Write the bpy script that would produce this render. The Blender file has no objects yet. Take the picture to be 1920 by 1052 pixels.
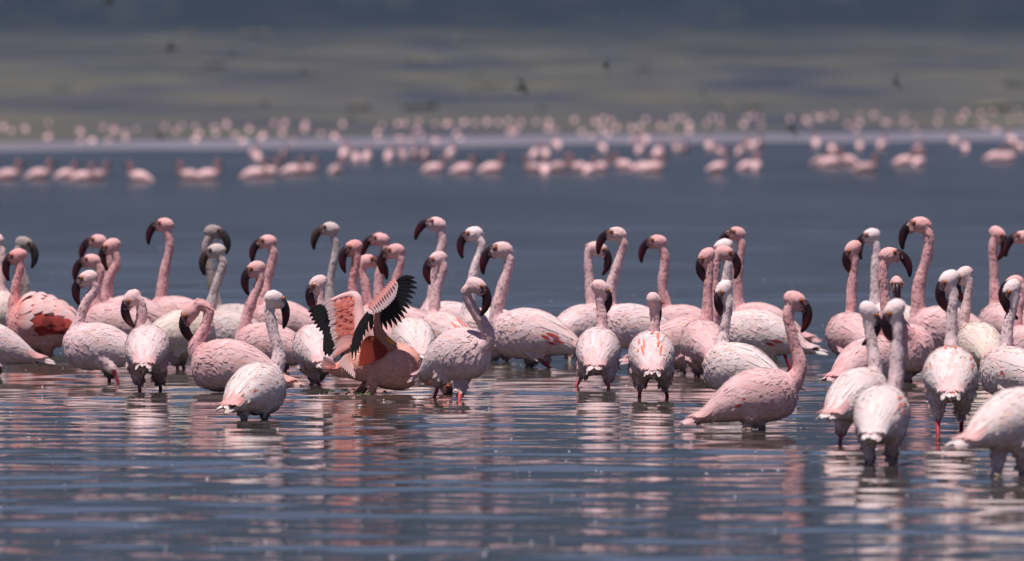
import bpy, math, random
import numpy as np
from math import radians, sin, cos, pi, sqrt, atan2, degrees

random.seed(7)
rng = np.random.default_rng(7)
scene = bpy.context.scene
COL = scene.collection

# ------------------------------------------------------------------ camera
CAM_H = 1.24                       # metres above the lake
LENS = 400.0                       # long wildlife lens on a 36 mm sensor
FPX = LENS / 36.0 * 1920.0         # focal length in photograph pixels
HORIZON = 143.0                    # photograph row of the true horizon
PITCH = math.atan((526.0 - HORIZON) / FPX)
FOCUS = 43.5
camd = bpy.data.cameras.new('camera')
cam = bpy.data.objects.new('camera', camd)
COL.objects.link(cam)
cam.location = (0, 0, CAM_H)
cam.rotation_euler = (pi / 2 - PITCH, 0, 0)
camd.lens = LENS
camd.sensor_width = 36.0
camd.clip_start = 0.5
camd.clip_end = 60000
camd.dof.use_dof = True
camd.dof.focus_distance = FOCUS
camd.dof.aperture_fstop = 7.6
scene.camera = cam

# ------------------------------------------------------------------ sky, sun, exposure
SUN_EL, SUN_AZ = 74.0, -120.0      # azimuth of the sun, degrees from +X towards +Y
world = bpy.data.worlds.new('World')
scene.world = world
world.use_nodes = True
wn = world.node_tree.nodes
wl = world.node_tree.links
wn.clear()
sky = wn.new('ShaderNodeTexSky')
sky.sky_type = 'NISHITA'
sky.sun_disc = False
sky.sun_elevation = radians(SUN_EL)
sky.sun_rotation = radians(90.0 - SUN_AZ)
sky.air_density = 1.0
sky.dust_density = 0.6
sky.ozone_density = 3.5
bg = wn.new('ShaderNodeBackground')
bg.inputs['Strength'].default_value = 0.052
out = wn.new('ShaderNodeOutputWorld')
tint = wn.new('ShaderNodeVectorMath')     # thin high veil: the sky leans to lavender
tint.operation = 'MULTIPLY'
tint.inputs[1].default_value = (1.04, 0.88, 1.08)
wl.new(sky.outputs['Color'], tint.inputs[0])
wl.new(tint.outputs['Vector'], bg.inputs['Color'])
wl.new(bg.outputs['Background'], out.inputs['Surface'])

sund = bpy.data.lights.new('sun', 'SUN')
sund.energy = 5.0
sund.angle = radians(0.6)
sund.color = (1.0, 0.93, 0.90)
sun = bpy.data.objects.new('sun', sund)
COL.objects.link(sun)
sun.rotation_euler = (radians(90 - SUN_EL), 0, radians(SUN_AZ + 90))

vs = scene.view_settings
vs.view_transform = 'Standard'
vs.look = 'None'
vs.exposure = 0.27
vs.gamma = 1.0
vs.use_curve_mapping = False
scene.render.engine = 'CYCLES'
scene.cycles.use_denoising = True
scene.cycles.max_bounces = 6
scene.cycles.volume_bounces = 0
scene.cycles.sample_clamp_indirect = 6.0

# ------------------------------------------------------------------ helpers
def ray_at(px, py, Y):
    """point on the vertical plane at distance Y that photograph pixel (px, py) looks at"""
    a = (px - 960.0) / FPX
    b = (526.0 - py) / FPX
    ct, st = cos(PITCH), sin(PITCH)
    d = np.array([a, ct + b * st, -st + b * ct])
    t = Y / d[1]
    return np.array([0, 0, CAM_H]) + d * t

def dist_of_row(py):
    """distance at which the lake surface appears in photograph row py"""
    b = (526.0 - py) / FPX
    ct, st = cos(PITCH), sin(PITCH)
    return CAM_H * (ct + b * st) / (st - b * ct)

def smooth_line(pts, n):
    """Catmull-Rom through pts, n samples evenly spaced by arc length"""
    pts = np.asarray(pts, float)
    P = np.vstack([2 * pts[0] - pts[1], pts, 2 * pts[-1] - pts[-2]])
    outp = []
    for i in range(1, len(P) - 2):
        p0, p1, p2, p3 = P[i - 1], P[i], P[i + 1], P[i + 2]
        for t in np.linspace(0, 1, 16, endpoint=False):
            outp.append(0.5 * (2 * p1 + (p2 - p0) * t + (2 * p0 - 5 * p1 + 4 * p2 - p3) * t * t
                               + (3 * p1 - p0 - 3 * p2 + p3) * t ** 3))
    outp.append(P[-2])
    A = np.array(outp)
    s = np.concatenate([[0], np.cumsum(np.linalg.norm(np.diff(A, axis=0), axis=1))])
    q = np.linspace(0, s[-1], n)
    return np.stack([np.interp(q, s, A[:, k]) for k in range(A.shape[1])], 1)

class Geo:
    """collects vertices, faces and colours of one mesh"""
    def __init__(self):
        self.v, self.f, self.c, self.nm = [], [], [], []
        self.n = 0
    def add(self, v, f, c=(1, 1, 1), nm=None):
        v = np.asarray(v, float)
        c = np.asarray(c, float)
        if c.ndim == 1:
            c = np.tile(c, (len(v), 1))
        self.v.append(v)
        self.c.append(c)
        if nm is not None:
            self.nm.append(nm)
        self.f += [tuple(i + self.n for i in q) for q in f]
        self.n += len(v)
    def tube(self, pts, rad, sides=12, col=(1, 1, 1), rad2=None, up=None):
        pts = np.asarray(pts, float)
        n = len(pts)
        rad = np.broadcast_to(np.asarray(rad, float), (n,))
        rad2 = rad if rad2 is None else np.broadcast_to(np.asarray(rad2, float), (n,))
        T = np.gradient(pts, axis=0)
        T /= np.linalg.norm(T, axis=1)[:, None] + 1e-12
        if up is None:
            up = np.array([0, 0, 1.0]) if abs(T[0][2]) < 0.9 else np.array([1.0, 0, 0])
        a = np.cross(T[0], up); a /= np.linalg.norm(a)
        vs_ = []
        for i in range(n):
            a = a - T[i] * a.dot(T[i]); a /= np.linalg.norm(a)
            b = np.cross(T[i], a)
            for k in range(sides):
                th = 2 * pi * k / sides
                vs_.append(pts[i] + a * rad[i] * cos(th) + b * rad2[i] * sin(th))
        f = []
        for i in range(n - 1):
            for k in range(sides):
                k2 = (k + 1) % sides
                f.append((i * sides + k, i * sides + k2, (i + 1) * sides + k2, (i + 1) * sides + k))
        f.append(tuple(range(sides))[::-1])
        f.append(tuple((n - 1) * sides + k for k in range(sides)))
        c = np.asarray(col, float)
        if c.ndim == 2:
            c = np.repeat(c, sides, axis=0)
        self.add(vs_, f, c)
    def ball(self, c0, axes, col=(1, 1, 1), nu=12, nv=8):
        """ellipsoid: axes is a 3x3 matrix of half axes in rows"""
        axes = np.asarray(axes, float)
        vs_ = [np.asarray(c0) + axes[2]]
        for i in range(1, nv):
            ph = pi * i / nv
            for k in range(nu):
                th = 2 * pi * k / nu
                vs_.append(np.asarray(c0) + axes[0] * sin(ph) * cos(th) + axes[1] * sin(ph) * sin(th) + axes[2] * cos(ph))
        vs_.append(np.asarray(c0) - axes[2])
        f = [(0, 1 + k, 1 + (k + 1) % nu) for k in range(nu)]
        for i in range(nv - 2):
            for k in range(nu):
                a, b = 1 + i * nu + k, 1 + i * nu + (k + 1) % nu
                f.append((a, a + nu, b + nu, b))
        L = 1 + (nv - 1) * nu
        f += [(L, L - nu + (k + 1) % nu, L - nu + k) for k in range(nu)]
        self.add(vs_, f, col)
    def mesh(self, name, mat, smooth=True):
        me = bpy.data.meshes.new(name)
        V = np.vstack(self.v)
        me.from_pydata(V.tolist(), [], self.f)
        ca = me.color_attributes.new('col', 'FLOAT_COLOR', 'POINT')
        C = np.hstack([np.vstack(self.c), np.ones((len(V), 1))])
        ca.data.foreach_set('color', C.astype(np.float32).ravel())
        if smooth:
            me.polygons.foreach_set('use_smooth', [True] * len(me.polygons))
        if mat:
            me.materials.append(mat)
        me.update()
        if self.nm and sum(len(q) for q in self.nm) == len(V):
            own = np.empty(len(V) * 3, np.float32); me.vertices.foreach_get('normal', own)
            own = own.reshape(-1, 3)
            want = np.vstack(self.nm)
            own = own * np.where((own * want).sum(1) < 0, -1, 1)[:, None]
            al = 0.55 * np.clip(((own * want).sum(1) - 0.45) / 0.4, 0, 1)[:, None]
            q = own * (1 - al) + want * al
            q /= np.linalg.norm(q, axis=1)[:, None] + 1e-9
            me.normals_split_custom_set_from_vertices(q.tolist())
        return me

def link(name, me, parent=None, loc=None):
    o = bpy.data.objects.new(name, me)
    COL.objects.link(o)
    if parent is not None:
        o.parent = parent
    if loc is not None:
        o.location = loc
    return o

def tag(o, label, cat, group=None):
    o['label'] = label
    o['category'] = cat
    if group:
        o['group'] = group
    return o

def fbm(x, y, seed, octs=4):
    """cheap smooth value noise by summed sines"""
    r = np.random.default_rng(seed)
    s = np.zeros_like(x)
    a = 1.0
    for o in range(octs):
        for k in range(4):
            th = r.uniform(0, 2 * pi)
            q = 2 ** o * r.uniform(0.7, 1.3)
            s = s + a * np.sin(q * (x * cos(th) + y * sin(th)) + r.uniform(0, 6.3))
        a *= 0.55
    return s / 6.0

# ------------------------------------------------------------------ materials
def mat_new(name):
    m = bpy.data.materials.new(name)
    m.use_nodes = True
    nt = m.node_tree
    b = nt.nodes['Principled BSDF']
    return m, nt, b

def node(nt, typ, **kw):
    n = nt.nodes.new(typ)
    for k, v in kw.items():
        setattr(n, k, v)
    return n

def plumage_material(name, rough=0.8, bump=0.25, scale=160.0, sheen=0.25, contrast=0.16, glow=0.0):
    m, nt, b = mat_new(name)
    at = node(nt, 'ShaderNodeAttribute', attribute_name='col')
    tc = node(nt, 'ShaderNodeTexCoord')
    nz = node(nt, 'ShaderNodeTexNoise')
    nz.inputs['Scale'].default_value = scale
    nz.inputs['Detail'].default_value = 4
    nt.links.new(tc.outputs['Object'], nz.inputs['Vector'])
    nz2 = node(nt, 'ShaderNodeTexNoise')
    nz2.inputs['Scale'].default_value = 22
    nz2.inputs['Detail'].default_value = 3
    nt.links.new(tc.outputs['Object'], nz2.inputs['Vector'])
    ad = node(nt, 'ShaderNodeMath', operation='ADD')
    nt.links.new(nz.outputs['Fac'], ad.inputs[0])
    nt.links.new(nz2.outputs['Fac'], ad.inputs[1])
    mr = node(nt, 'ShaderNodeMapRange')
    mr.inputs['From Min'].default_value = 0.6
    mr.inputs['From Max'].default_value = 1.4
    mr.inputs['To Min'].default_value = 1.0 - contrast
    mr.inputs['To Max'].default_value = 1.0 + contrast * 0.6
    nt.links.new(ad.outputs[0], mr.inputs['Value'])
    mx = node(nt, 'ShaderNodeVectorMath', operation='MULTIPLY')
    nt.links.new(at.outputs['Color'], mx.inputs[0])
    nt.links.new(mr.outputs['Result'], mx.inputs[1])
    nt.links.new(mx.outputs['Vector'], b.inputs['Base Color'])
    b.inputs['Roughness'].default_value = rough
    b.inputs['Specular IOR Level'].default_value = 0.25
    b.inputs['Sheen Weight'].default_value = sheen
    b.inputs['Sheen Roughness'].default_value = 0.5
    bp = node(nt, 'ShaderNodeBump')
    bp.inputs['Strength'].default_value = bump
    bp.inputs['Distance'].default_value = 0.0045
    nt.links.new(nz.outputs['Fac'], bp.inputs['Height'])
    nt.links.new(bp.outputs['Normal'], b.inputs['Normal'])
    if glow:                       # thin vanes let light through
        tr = node(nt, 'ShaderNodeBsdfTranslucent')
        nt.links.new(mx.outputs['Vector'], tr.inputs['Color'])
        ms = node(nt, 'ShaderNodeMixShader')
        ms.inputs['Fac'].default_value = glow
        nt.links.new(b.outputs['BSDF'], ms.inputs[1])
        nt.links.new(tr.outputs['BSDF'], ms.inputs[2])
        nt.links.new(ms.outputs['Shader'], nt.nodes['Material Output'].inputs['Surface'])
    return m

M_BODY = plumage_material('down_plumage', bump=0.42, scale=230, contrast=0.15)
M_FEATHER = plumage_material('feather', bump=0.15, scale=220, contrast=0.10, glow=0.22)
M_BILL = plumage_material('bill_horn', rough=0.38, bump=0.05, sheen=0.0)
M_LEG = plumage_material('leg_skin', rough=0.5, bump=0.2, sheen=0.0)
M_FAR = plumage_material('far_plumage', bump=0.0)

m, nt, b = mat_new('eye_wet')
at = node(nt, 'ShaderNodeAttribute', attribute_name='col')
nt.links.new(at.outputs['Color'], b.inputs['Base Color'])
b.inputs['Roughness'].default_value = 0.08
M_EYE = m

# ------------------------------------------------------------------ setting: ground and hills
def shore_y(x):
    """distance of the far shoreline"""
    return np.clip(238 + x * 2.2, 205, 300) + 3 * np.sin(x * 0.06) + 2 * np.sin(x * 0.37 + 1)

def grid_mesh(xs, ys, zf, name, mat):
    X, Y = np.meshgrid(xs, ys)
    Z = zf(X, Y)
    V = np.stack([X.ravel(), Y.ravel(), Z.ravel()], 1)
    nx, ny = len(xs), len(ys)
    idx = np.arange(nx * ny).reshape(ny, nx)
    F = np.stack([idx[:-1, :-1], idx[:-1, 1:], idx[1:, 1:], idx[1:, :-1]], -1).reshape(-1, 4)
    me = bpy.data.meshes.new(name)
    me.vertices.add(len(V))
    me.vertices.foreach_set('co', V.ravel())
    me.loops.add(F.size)
    me.loops.foreach_set('vertex_index', F.ravel())
    me.polygons.add(len(F))
    me.polygons.foreach_set('loop_start', np.arange(0, F.size, 4))
    me.polygons.foreach_set('loop_total', np.full(len(F), 4))
    me.polygons.foreach_set('use_smooth', np.ones(len(F), bool))
    me.update(calc_edges=True)
    me.materials.append(mat)
    return me

def land_material(name, y_a, y_b):
    """dry grass that gives way to dark bush between the distances y_a and y_b"""
    m, nt, b = mat_new(name)
    geo = node(nt, 'ShaderNodeNewGeometry')
    def patches(sx, sy, det):
        mp = node(nt, 'ShaderNodeMapping')
        mp.inputs['Scale'].default_value = (sx, sy, 0)
        nt.links.new(geo.outputs['Position'], mp.inputs['Vector'])
        nz = node(nt, 'ShaderNodeTexNoise')
        nz.inputs['Scale'].default_value = 1.0
        nz.inputs['Detail'].default_value = det
        nz.inputs['Roughness'].default_value = 0.6
        nt.links.new(mp.outputs['Vector'], nz.inputs['Vector'])
        return nz
    nz = patches(0.10, 0.011, 5)
    cr = node(nt, 'ShaderNodeValToRGB')
    el = cr.color_ramp.elements
    el[0].position, el[0].color = 0.37, (0.038, 0.045, 0.060, 1)
    el[1].position, el[1].color = 0.66, (0.125, 0.114, 0.084, 1)
    e = el.new(0.46); e.color = (0.070, 0.068, 0.073, 1)
    e = el.new(0.58); e.color = (0.092, 0.091, 0.070, 1)
    nt.links.new(nz.outputs['Fac'], cr.inputs['Fac'])
    nz2 = patches(0.035, 0.006, 5)
    cf = node(nt, 'ShaderNodeValToRGB')
    el = cf.color_ramp.elements
    el[0].position, el[0].color = 0.38, (0.008, 0.016, 0.022, 1)
    el[1].position, el[1].color = 0.66, (0.028, 0.031, 0.034, 1)
    nt.links.new(nz2.outputs['Fac'], cf.inputs['Fac'])
    sep = node(nt, 'ShaderNodeSeparateXYZ')
    nt.links.new(geo.outputs['Position'], sep.inputs[0])
    wob = node(nt, 'ShaderNodeMath', operation='MULTIPLY_ADD')
    nt.links.new(nz2.outputs['Fac'], wob.inputs[0]); wob.inputs[1].default_value = 4000.0
    nt.links.new(sep.outputs['Y'], wob.inputs[2])
    mr = node(nt, 'ShaderNodeMapRange')
    mr.inputs['From Min'].default_value = y_a + 2000; mr.inputs['From Max'].default_value = y_b + 2000
    nt.links.new(wob.outputs[0], mr.inputs['Value'])
    mx = node(nt, 'ShaderNodeMix', data_type='RGBA')
    nt.links.new(mr.outputs['Result'], mx.inputs['Factor'])
    nt.links.new(cr.outputs['Color'], mx.inputs['A']); nt.links.new(cf.outputs['Color'], mx.inputs['B'])
    nt.links.new(mx.outputs['Result'], b.inputs['Base Color'])
    b.inputs['Roughness'].default_value = 0.95
    b.inputs['Specular IOR Level'].default_value = 0.1
    return m
M_GRASS = land_material('grassland', 500, 2100)
M_FOREST = land_material('forest_slope', 500, 2100)

def ground_z(X, Y):
    d = Y - shore_y(np.clip(X, -120, 120))
    below = -0.45 + 0.44 * np.clip(1 + d / 30.0, 0, 1)
    rise = np.clip(Y - 425, 0, None)
    up = 0.0066 * rise * np.clip(rise / 180.0, 0.2, 1)
    bumps = 0.35 * fbm(X / 30.0, Y / 60.0, 3) * np.clip(rise / 80.0, 0, 1)
    return np.where(d < 0, below, up + bumps + 0.015)

xs = np.unique(np.concatenate([np.linspace(-7000, -300, 24), np.linspace(-300, 300, 121), np.linspace(300, 7000, 24)]))
ys = np.unique(np.concatenate([np.linspace(-250, 140, 10), np.linspace(145, 700, 186), np.linspace(700, 1700, 60), np.linspace(1700, 8800, 30)]))
g = link('ground', grid_mesh(xs, ys, ground_z, 'ground', M_GRASS))
g['kind'] = 'structure'

def hill_z(X, Y):
    t = np.clip((Y - 1400) / 6800.0, 0, 1)
    ridge = 1 + 0.16 * fbm(X / 900.0, Y / 1400.0, 5) + 0.05 * fbm(X / 220.0, Y / 260.0, 6)
    z = -6 + 16 * np.clip((Y - 1400) / 900.0, 0, 1) + 760 * np.clip((t - 0.08) / 0.92, 0, 1) ** 1.25 * ridge
    return z
xs = np.linspace(-6900, 6900, 150)
ys = np.concatenate([np.linspace(1400, 2400, 30), np.linspace(2450, 8200, 60)])
h = link('hills', grid_mesh(xs, ys, hill_z, 'hills', M_FOREST))
h['kind'] = 'structure'

# ------------------------------------------------------------------ water
m, nt, b = mat_new('lake_water')
geo = node(nt, 'ShaderNodeNewGeometry')
sep = node(nt, 'ShaderNodeSeparateXYZ')
nt.links.new(geo.outputs['Position'], sep.inputs[0])
# wind-ruffled water lies behind the flock: roughness grows with distance, in patches
mp = node(nt, 'ShaderNodeMapping')
mp.inputs['Scale'].default_value = (0.35, 0.05, 1)
nt.links.new(geo.outputs['Position'], mp.inputs['Vector'])
nz = node(nt, 'ShaderNodeTexNoise')
nz.inputs['Scale'].default_value = 1.0
nz.inputs['Detail'].default_value = 3
nt.links.new(mp.outputs['Vector'], nz.inputs['Vector'])
mr = node(nt, 'ShaderNodeMapRange', interpolation_type='SMOOTHSTEP')
mr.inputs['From Min'].default_value = 36
mr.inputs['From Max'].default_value = 62
mr.inputs['To Min'].default_value = 0.008
mr.inputs['To Max'].default_value = 0.16
nt.links.new(sep.outputs['Y'], mr.inputs['Value'])
mr2 = node(nt, 'ShaderNodeMapRange')
mr2.inputs['From Min'].default_value = 0.3
mr2.inputs['From Max'].default_value = 0.7
mr2.inputs['To Min'].default_value = 0.75
mr2.inputs['To Max'].default_value = 1.2
nt.links.new(nz.outputs['Fac'], mr2.inputs['Value'])
mu = node(nt, 'ShaderNodeMath', operation='MULTIPLY')
nt.links.new(mr.outputs['Result'], mu.inputs[0])
nt.links.new(mr2.outputs['Result'], mu.inputs[1])
nt.links.new(mu.outputs[0], b.inputs['Roughness'])
b.inputs['Base Color'].default_value = (0.055, 0.050, 0.038, 1)
b.inputs['IOR'].default_value = 1.333
nf = node(nt, 'ShaderNodeTexNoise')
nf.inputs['Scale'].default_value = 9.0
nf.inputs['Detail'].default_value = 3
mpf = node(nt, 'ShaderNodeMapping')
mpf.inputs['Scale'].default_value = (0.6, 1.0, 1)
nt.links.new(geo.outputs['Position'], mpf.inputs['Vector'])
nt.links.new(mpf.outputs['Vector'], nf.inputs['Vector'])
bp = node(nt, 'ShaderNodeBump')
bp.inputs['Strength'].default_value = 0.18
bp.inputs['Distance'].default_value = 0.006
nt.links.new(nf.outputs['Fac'], bp.inputs['Height'])
nt.links.new(bp.outputs['Normal'], b.inputs['Normal'])
M_WATER = m

WAVE_SLOPE = 0.031
_w = []
rw = np.random.default_rng(21)
for k in range(70):
    lam = 0.20 * (1.7 / 0.20) ** rw.uniform(0, 1)
    th = rw.normal(pi / 2, 0.45)                     # crests mostly lie across the view
    sl = WAVE_SLOPE * sqrt(2.0 / 70) * rw.uniform(0.6, 1.4)
    _w.append((lam, th, sl, rw.uniform(0, 2 * pi)))

def wave_z(X, Y, dx, dy):
    Z = np.zeros_like(X)
    calm = 0.75 + 0.45 * fbm(X / 1.3, Y / 5.0, 11, 3)
    for lam, th, sl, ph in _w:
        k = 2 * pi / lam
        att = np.clip((lam / dx - 2.5) / 2.0, 0, 1) * np.clip((lam / dy - 2.5) / 2.0, 0, 1)
        Z += att * sl / k * np.sin(k * (X * cos(th) + Y * sin(th)) + ph)
    return Z * np.clip(calm, 0.2, 1.6)

fx = np.arange(-7.0, 7.001, 0.055)
xs = np.concatenate([[-6800, -2500, -900, -350, -150, -70, -35, -20, -12, -9, -7.6], fx, [7.6, 9, 12, 20, 35, 70, 150, 350, 900, 2500, 6800]])
fy = [22.0]
while fy[-1] < 95:
    fy.append(fy[-1] + 0.042 * max(1.0, fy[-1] / 40.0) ** 1.3)
ys = np.concatenate([[-240, -60, 0, 10, 16, 20, 21.5], fy, np.geomspace(100, 470, 60)])
dxs = np.abs(np.gradient(xs)); dys = np.abs(np.gradient(ys))
def water_z(X, Y):
    DX, DY = np.meshgrid(dxs, dys)
    return wave_z(X, Y, DX, DY)
w = link('water', grid_mesh(xs, ys, water_z, 'water', M_WATER))
w['kind'] = 'structure'

# low bar in mottled pale lavender lying across the lake behind the swimmers
m, nt, b = mat_new('pale_bar_surface')
geo = node(nt, 'ShaderNodeNewGeometry')
mp = node(nt, 'ShaderNodeMapping'); mp.inputs['Scale'].default_value = (0.25, 0.06, 1)
nt.links.new(geo.outputs['Position'], mp.inputs['Vector'])
nz = node(nt, 'ShaderNodeTexNoise'); nz.inputs['Scale'].default_value = 1.0; nz.inputs['Detail'].default_value = 4
nt.links.new(mp.outputs['Vector'], nz.inputs['Vector'])
cr = node(nt, 'ShaderNodeValToRGB')
cr.color_ramp.elements[0].color = (0.10, 0.09, 0.105, 1)
cr.color_ramp.elements[1].color = (0.22, 0.195, 0.22, 1)
nt.links.new(nz.outputs['Fac'], cr.inputs['Fac'])
nt.links.new(cr.outputs['Color'], b.inputs['Base Color'])
b.inputs['Roughness'].default_value = 0.6
M_BAR = m
def bar_mesh():
    us = np.linspace(-60, 60, 161)
    G = Geo()
    rows = 7
    V = []
    for x in us:
        f = np.clip((x + 8.5) / 20.0, -0.6, 1.6)
        near = 186 + 38 * f + 2.0 * sin(x * 0.55) + 1.2 * sin(x * 1.7)
        far = 216 + 44 * f + 2.5 * sin(x * 0.4 + 2) + 1.0 * sin(x * 1.3)
        for r in range(rows):
            t = r / (rows - 1)
            V.append((x, near + (far - near) * t, -0.02 + 0.085 * sin(pi * t) ** 0.7))
    F = [(i * rows + r, (i + 1) * rows + r, (i + 1) * rows + r + 1, i * rows + r + 1) for i in range(160) for r in range(rows - 1)]
    G.add(V, F)
    return G.mesh('pale_bar', M_BAR)
mb = link('pale_bar', bar_mesh())
mb['kind'] = 'structure'
mb['label'] = 'low pale lavender bar lying across the far water'

# ------------------------------------------------------------------ feathers
PROFILE = np.array([0.35, 0.78, 1.0, 0.96, 0.72, 0.16])
def feather_strip(G, line, side, width, col_base, col_tip, nrm=None, camber=0.07):
    """line: 6 points base->tip, side: unit vector(s) across the vane; adds 18 vertices"""
    line = np.asarray(line)
    side = np.broadcast_to(np.asarray(side, float), line.shape)
    T = np.gradient(line, axis=0)
    T /= np.linalg.norm(T, axis=1)[:, None] + 1e-9
    N = np.cross(T, side)
    N /= np.linalg.norm(N, axis=1)[:, None] + 1e-9
    if nrm is not None:
        s = np.sign((N * nrm).sum(1))[:, None]
        N = N * np.where(s == 0, 1, s)
    wv = (PROFILE * width / 2)[:, None]
    L = line - side * wv - N * wv * camber * 2
    R = line + side * wv - N * wv * camber * 2
    V = np.stack([L, line, R], 1).reshape(-1, 3)
    t = np.linspace(0, 1, len(line))[:, None]
    c = np.asarray(col_base) * (1 - t) + np.asarray(col_tip) * t
    edge = np.clip(c * 0.7 + np.asarray(col_tip) * 0.3, 0, 0.92)
    C = np.stack([edge, c * np.array([1.0, 0.93, 0.925]), edge], 1).reshape(-1, 3)
    F = []
    for i in range(len(line) - 1):
        a = 3 * i
        F += [(a, a + 1, a + 4, a + 3), (a + 1, a + 2, a + 5, a + 4)]
    nm = None
    if nrm is not None and np.ndim(nrm) == 2:
        nm = np.repeat(nrm, 3, axis=0)
    if nm is not None:       # wind the faces outwards
        fn = np.cross(V[1] - V[0], V[3] - V[0])
        if fn.dot(nm[0]) < 0:
            F = [q[::-1] for q in F]
    G.add(V, F, C, nm)

# body stations: u, x, centre z, half width, height up, height down (metres)
ST = np.array([
    [0.00, -0.222, -0.062, 0.003, 0.003, 0.003],
    [0.06, -0.205, -0.056, 0.018, 0.014, 0.014],
    [0.16, -0.170, -0.040, 0.040, 0.034, 0.032],
    [0.30, -0.115, -0.018, 0.064, 0.062, 0.056],
    [0.46, -0.050, -0.002, 0.080, 0.084, 0.078],
    [0.62,  0.015,  0.004, 0.087, 0.093, 0.092],
    [0.78,  0.080,  0.006, 0.081, 0.088, 0.092],
    [0.90,  0.130,  0.008, 0.062, 0.070, 0.080],
    [0.97,  0.158,  0.010, 0.038, 0.045, 0.055],
    [1.00,  0.172,  0.010, 0.004, 0.005, 0.006]])
_STS = smooth_line(ST[:, :], 200)
_STS[:, 3:] = np.clip(_STS[:, 3:], 0.003, None)
def body_surface(u, th):
    """u, th arrays -> point on the resting body, th = angle from the top"""
    u = np.asarray(u, float); th = np.asarray(th, float)
    q = [np.interp(u, _STS[:, 0], _STS[:, k]) for k in range(1, 6)]
    x, zc, w_, ht, hb = q
    c, s = np.cos(th), np.sin(th)
    y = w_ * np.sign(s) * np.abs(s) ** 0.92
    z = zc + np.where(c > 0, ht, hb) * c
    return np.stack([x + 0 * y, y, z], -1)
def body_normal(u, th):
    e = 0.01
    a = body_surface(u + e, th) - body_surface(u - e, th)
    b_ = body_surface(u, th + e) - body_surface(u, th - e)
    n = np.cross(a, b_)
    return n / (np.linalg.norm(n, axis=-1, keepdims=True) + 1e-9)

def rot_matrix(yaw, pitch):
    cy, sy, cp, sp = cos(yaw), sin(yaw), cos(pitch), sin(pitch)
    f = np.array([cy * cp, sy * cp, sp])
    l = np.array([-sy, cy, 0])
    u_ = np.cross(f, l)
    return np.stack([f, l, u_], 0)        # local row vectors -> world: v @ R

BW_DEFAULT = 1.0
TONES = {                     # body, neck, head, feather tip
    'pale':  ((0.816, 0.594, 0.588), (0.784, 0.511, 0.505), (0.784, 0.500, 0.479), (0.900, 0.750, 0.729)),
    'pink':  ((0.784, 0.489, 0.484), (0.753, 0.401, 0.395), (0.753, 0.395, 0.375), (0.869, 0.625, 0.604)),
    'rose':  ((0.784, 0.392, 0.347), (0.742, 0.328, 0.312), (0.742, 0.334, 0.312), (0.869, 0.584, 0.562)),
    'white': ((0.848, 0.656, 0.635), (0.827, 0.635, 0.625), (0.837, 0.646, 0.625), (0.900, 0.802, 0.760)),
    'cream': ((0.837, 0.656, 0.584), (0.795, 0.562, 0.531), (0.795, 0.562, 0.531), (0.900, 0.812, 0.698)),
    'grey':  ((0.636, 0.531, 0.500), (0.382, 0.297, 0.271), (0.329, 0.261, 0.240), (0.700, 0.604, 0.562)),
    'palegrey': ((0.700, 0.594, 0.573), (0.551, 0.442, 0.417), (0.583, 0.458, 0.427), (0.784, 0.656, 0.625)),
}
CORAL = (0.78, 0.20, 0.12)
RED = (0.42, 0.035, 0.03)
BLACK = (0.012, 0.011, 0.012)

def remesh_merge(G, voxel, iters):
    """fuse overlapping closed shapes of G into one continuous surface"""
    me = bpy.data.meshes.new('tmp')
    me.from_pydata(np.vstack(G.v).tolist(), [], G.f)
    o = bpy.data.objects.new('tmp', me)
    COL.objects.link(o)
    r = o.modifiers.new('r', 'REMESH'); r.mode = 'VOXEL'; r.voxel_size = voxel; r.use_smooth_shade = True
    s = o.modifiers.new('s', 'SMOOTH'); s.factor = 0.5; s.iterations = iters
    dg = bpy.context.evaluated_depsgraph_get()
    me2 = bpy.data.meshes.new_from_object(o.evaluated_get(dg))
    bpy.data.objects.remove(o)
    bpy.data.meshes.remove(me)
    return me2

def smoothstep(a, b_, x):
    t = np.clip((x - a) / (b_ - a), 0, 1)
    return t * t * (3 - 2 * t)

# bill: forward, up, half width, half depth
BILL = np.array([
    [0.020, -0.001, 0.0190, 0.0215],
    [0.036, -0.004, 0.0160, 0.0208],
    [0.050, -0.013, 0.0135, 0.0193],
    [0.061, -0.027, 0.0120, 0.0185],
    [0.067, -0.044, 0.0110, 0.0172],
    [0.070, -0.061, 0.0090, 0.0142],
    [0.070, -0.078, 0.0060, 0.0100],
    [0.068, -0.092, 0.0028, 0.0060],
    [0.067, -0.097, 0.0010, 0.0018]])

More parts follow.
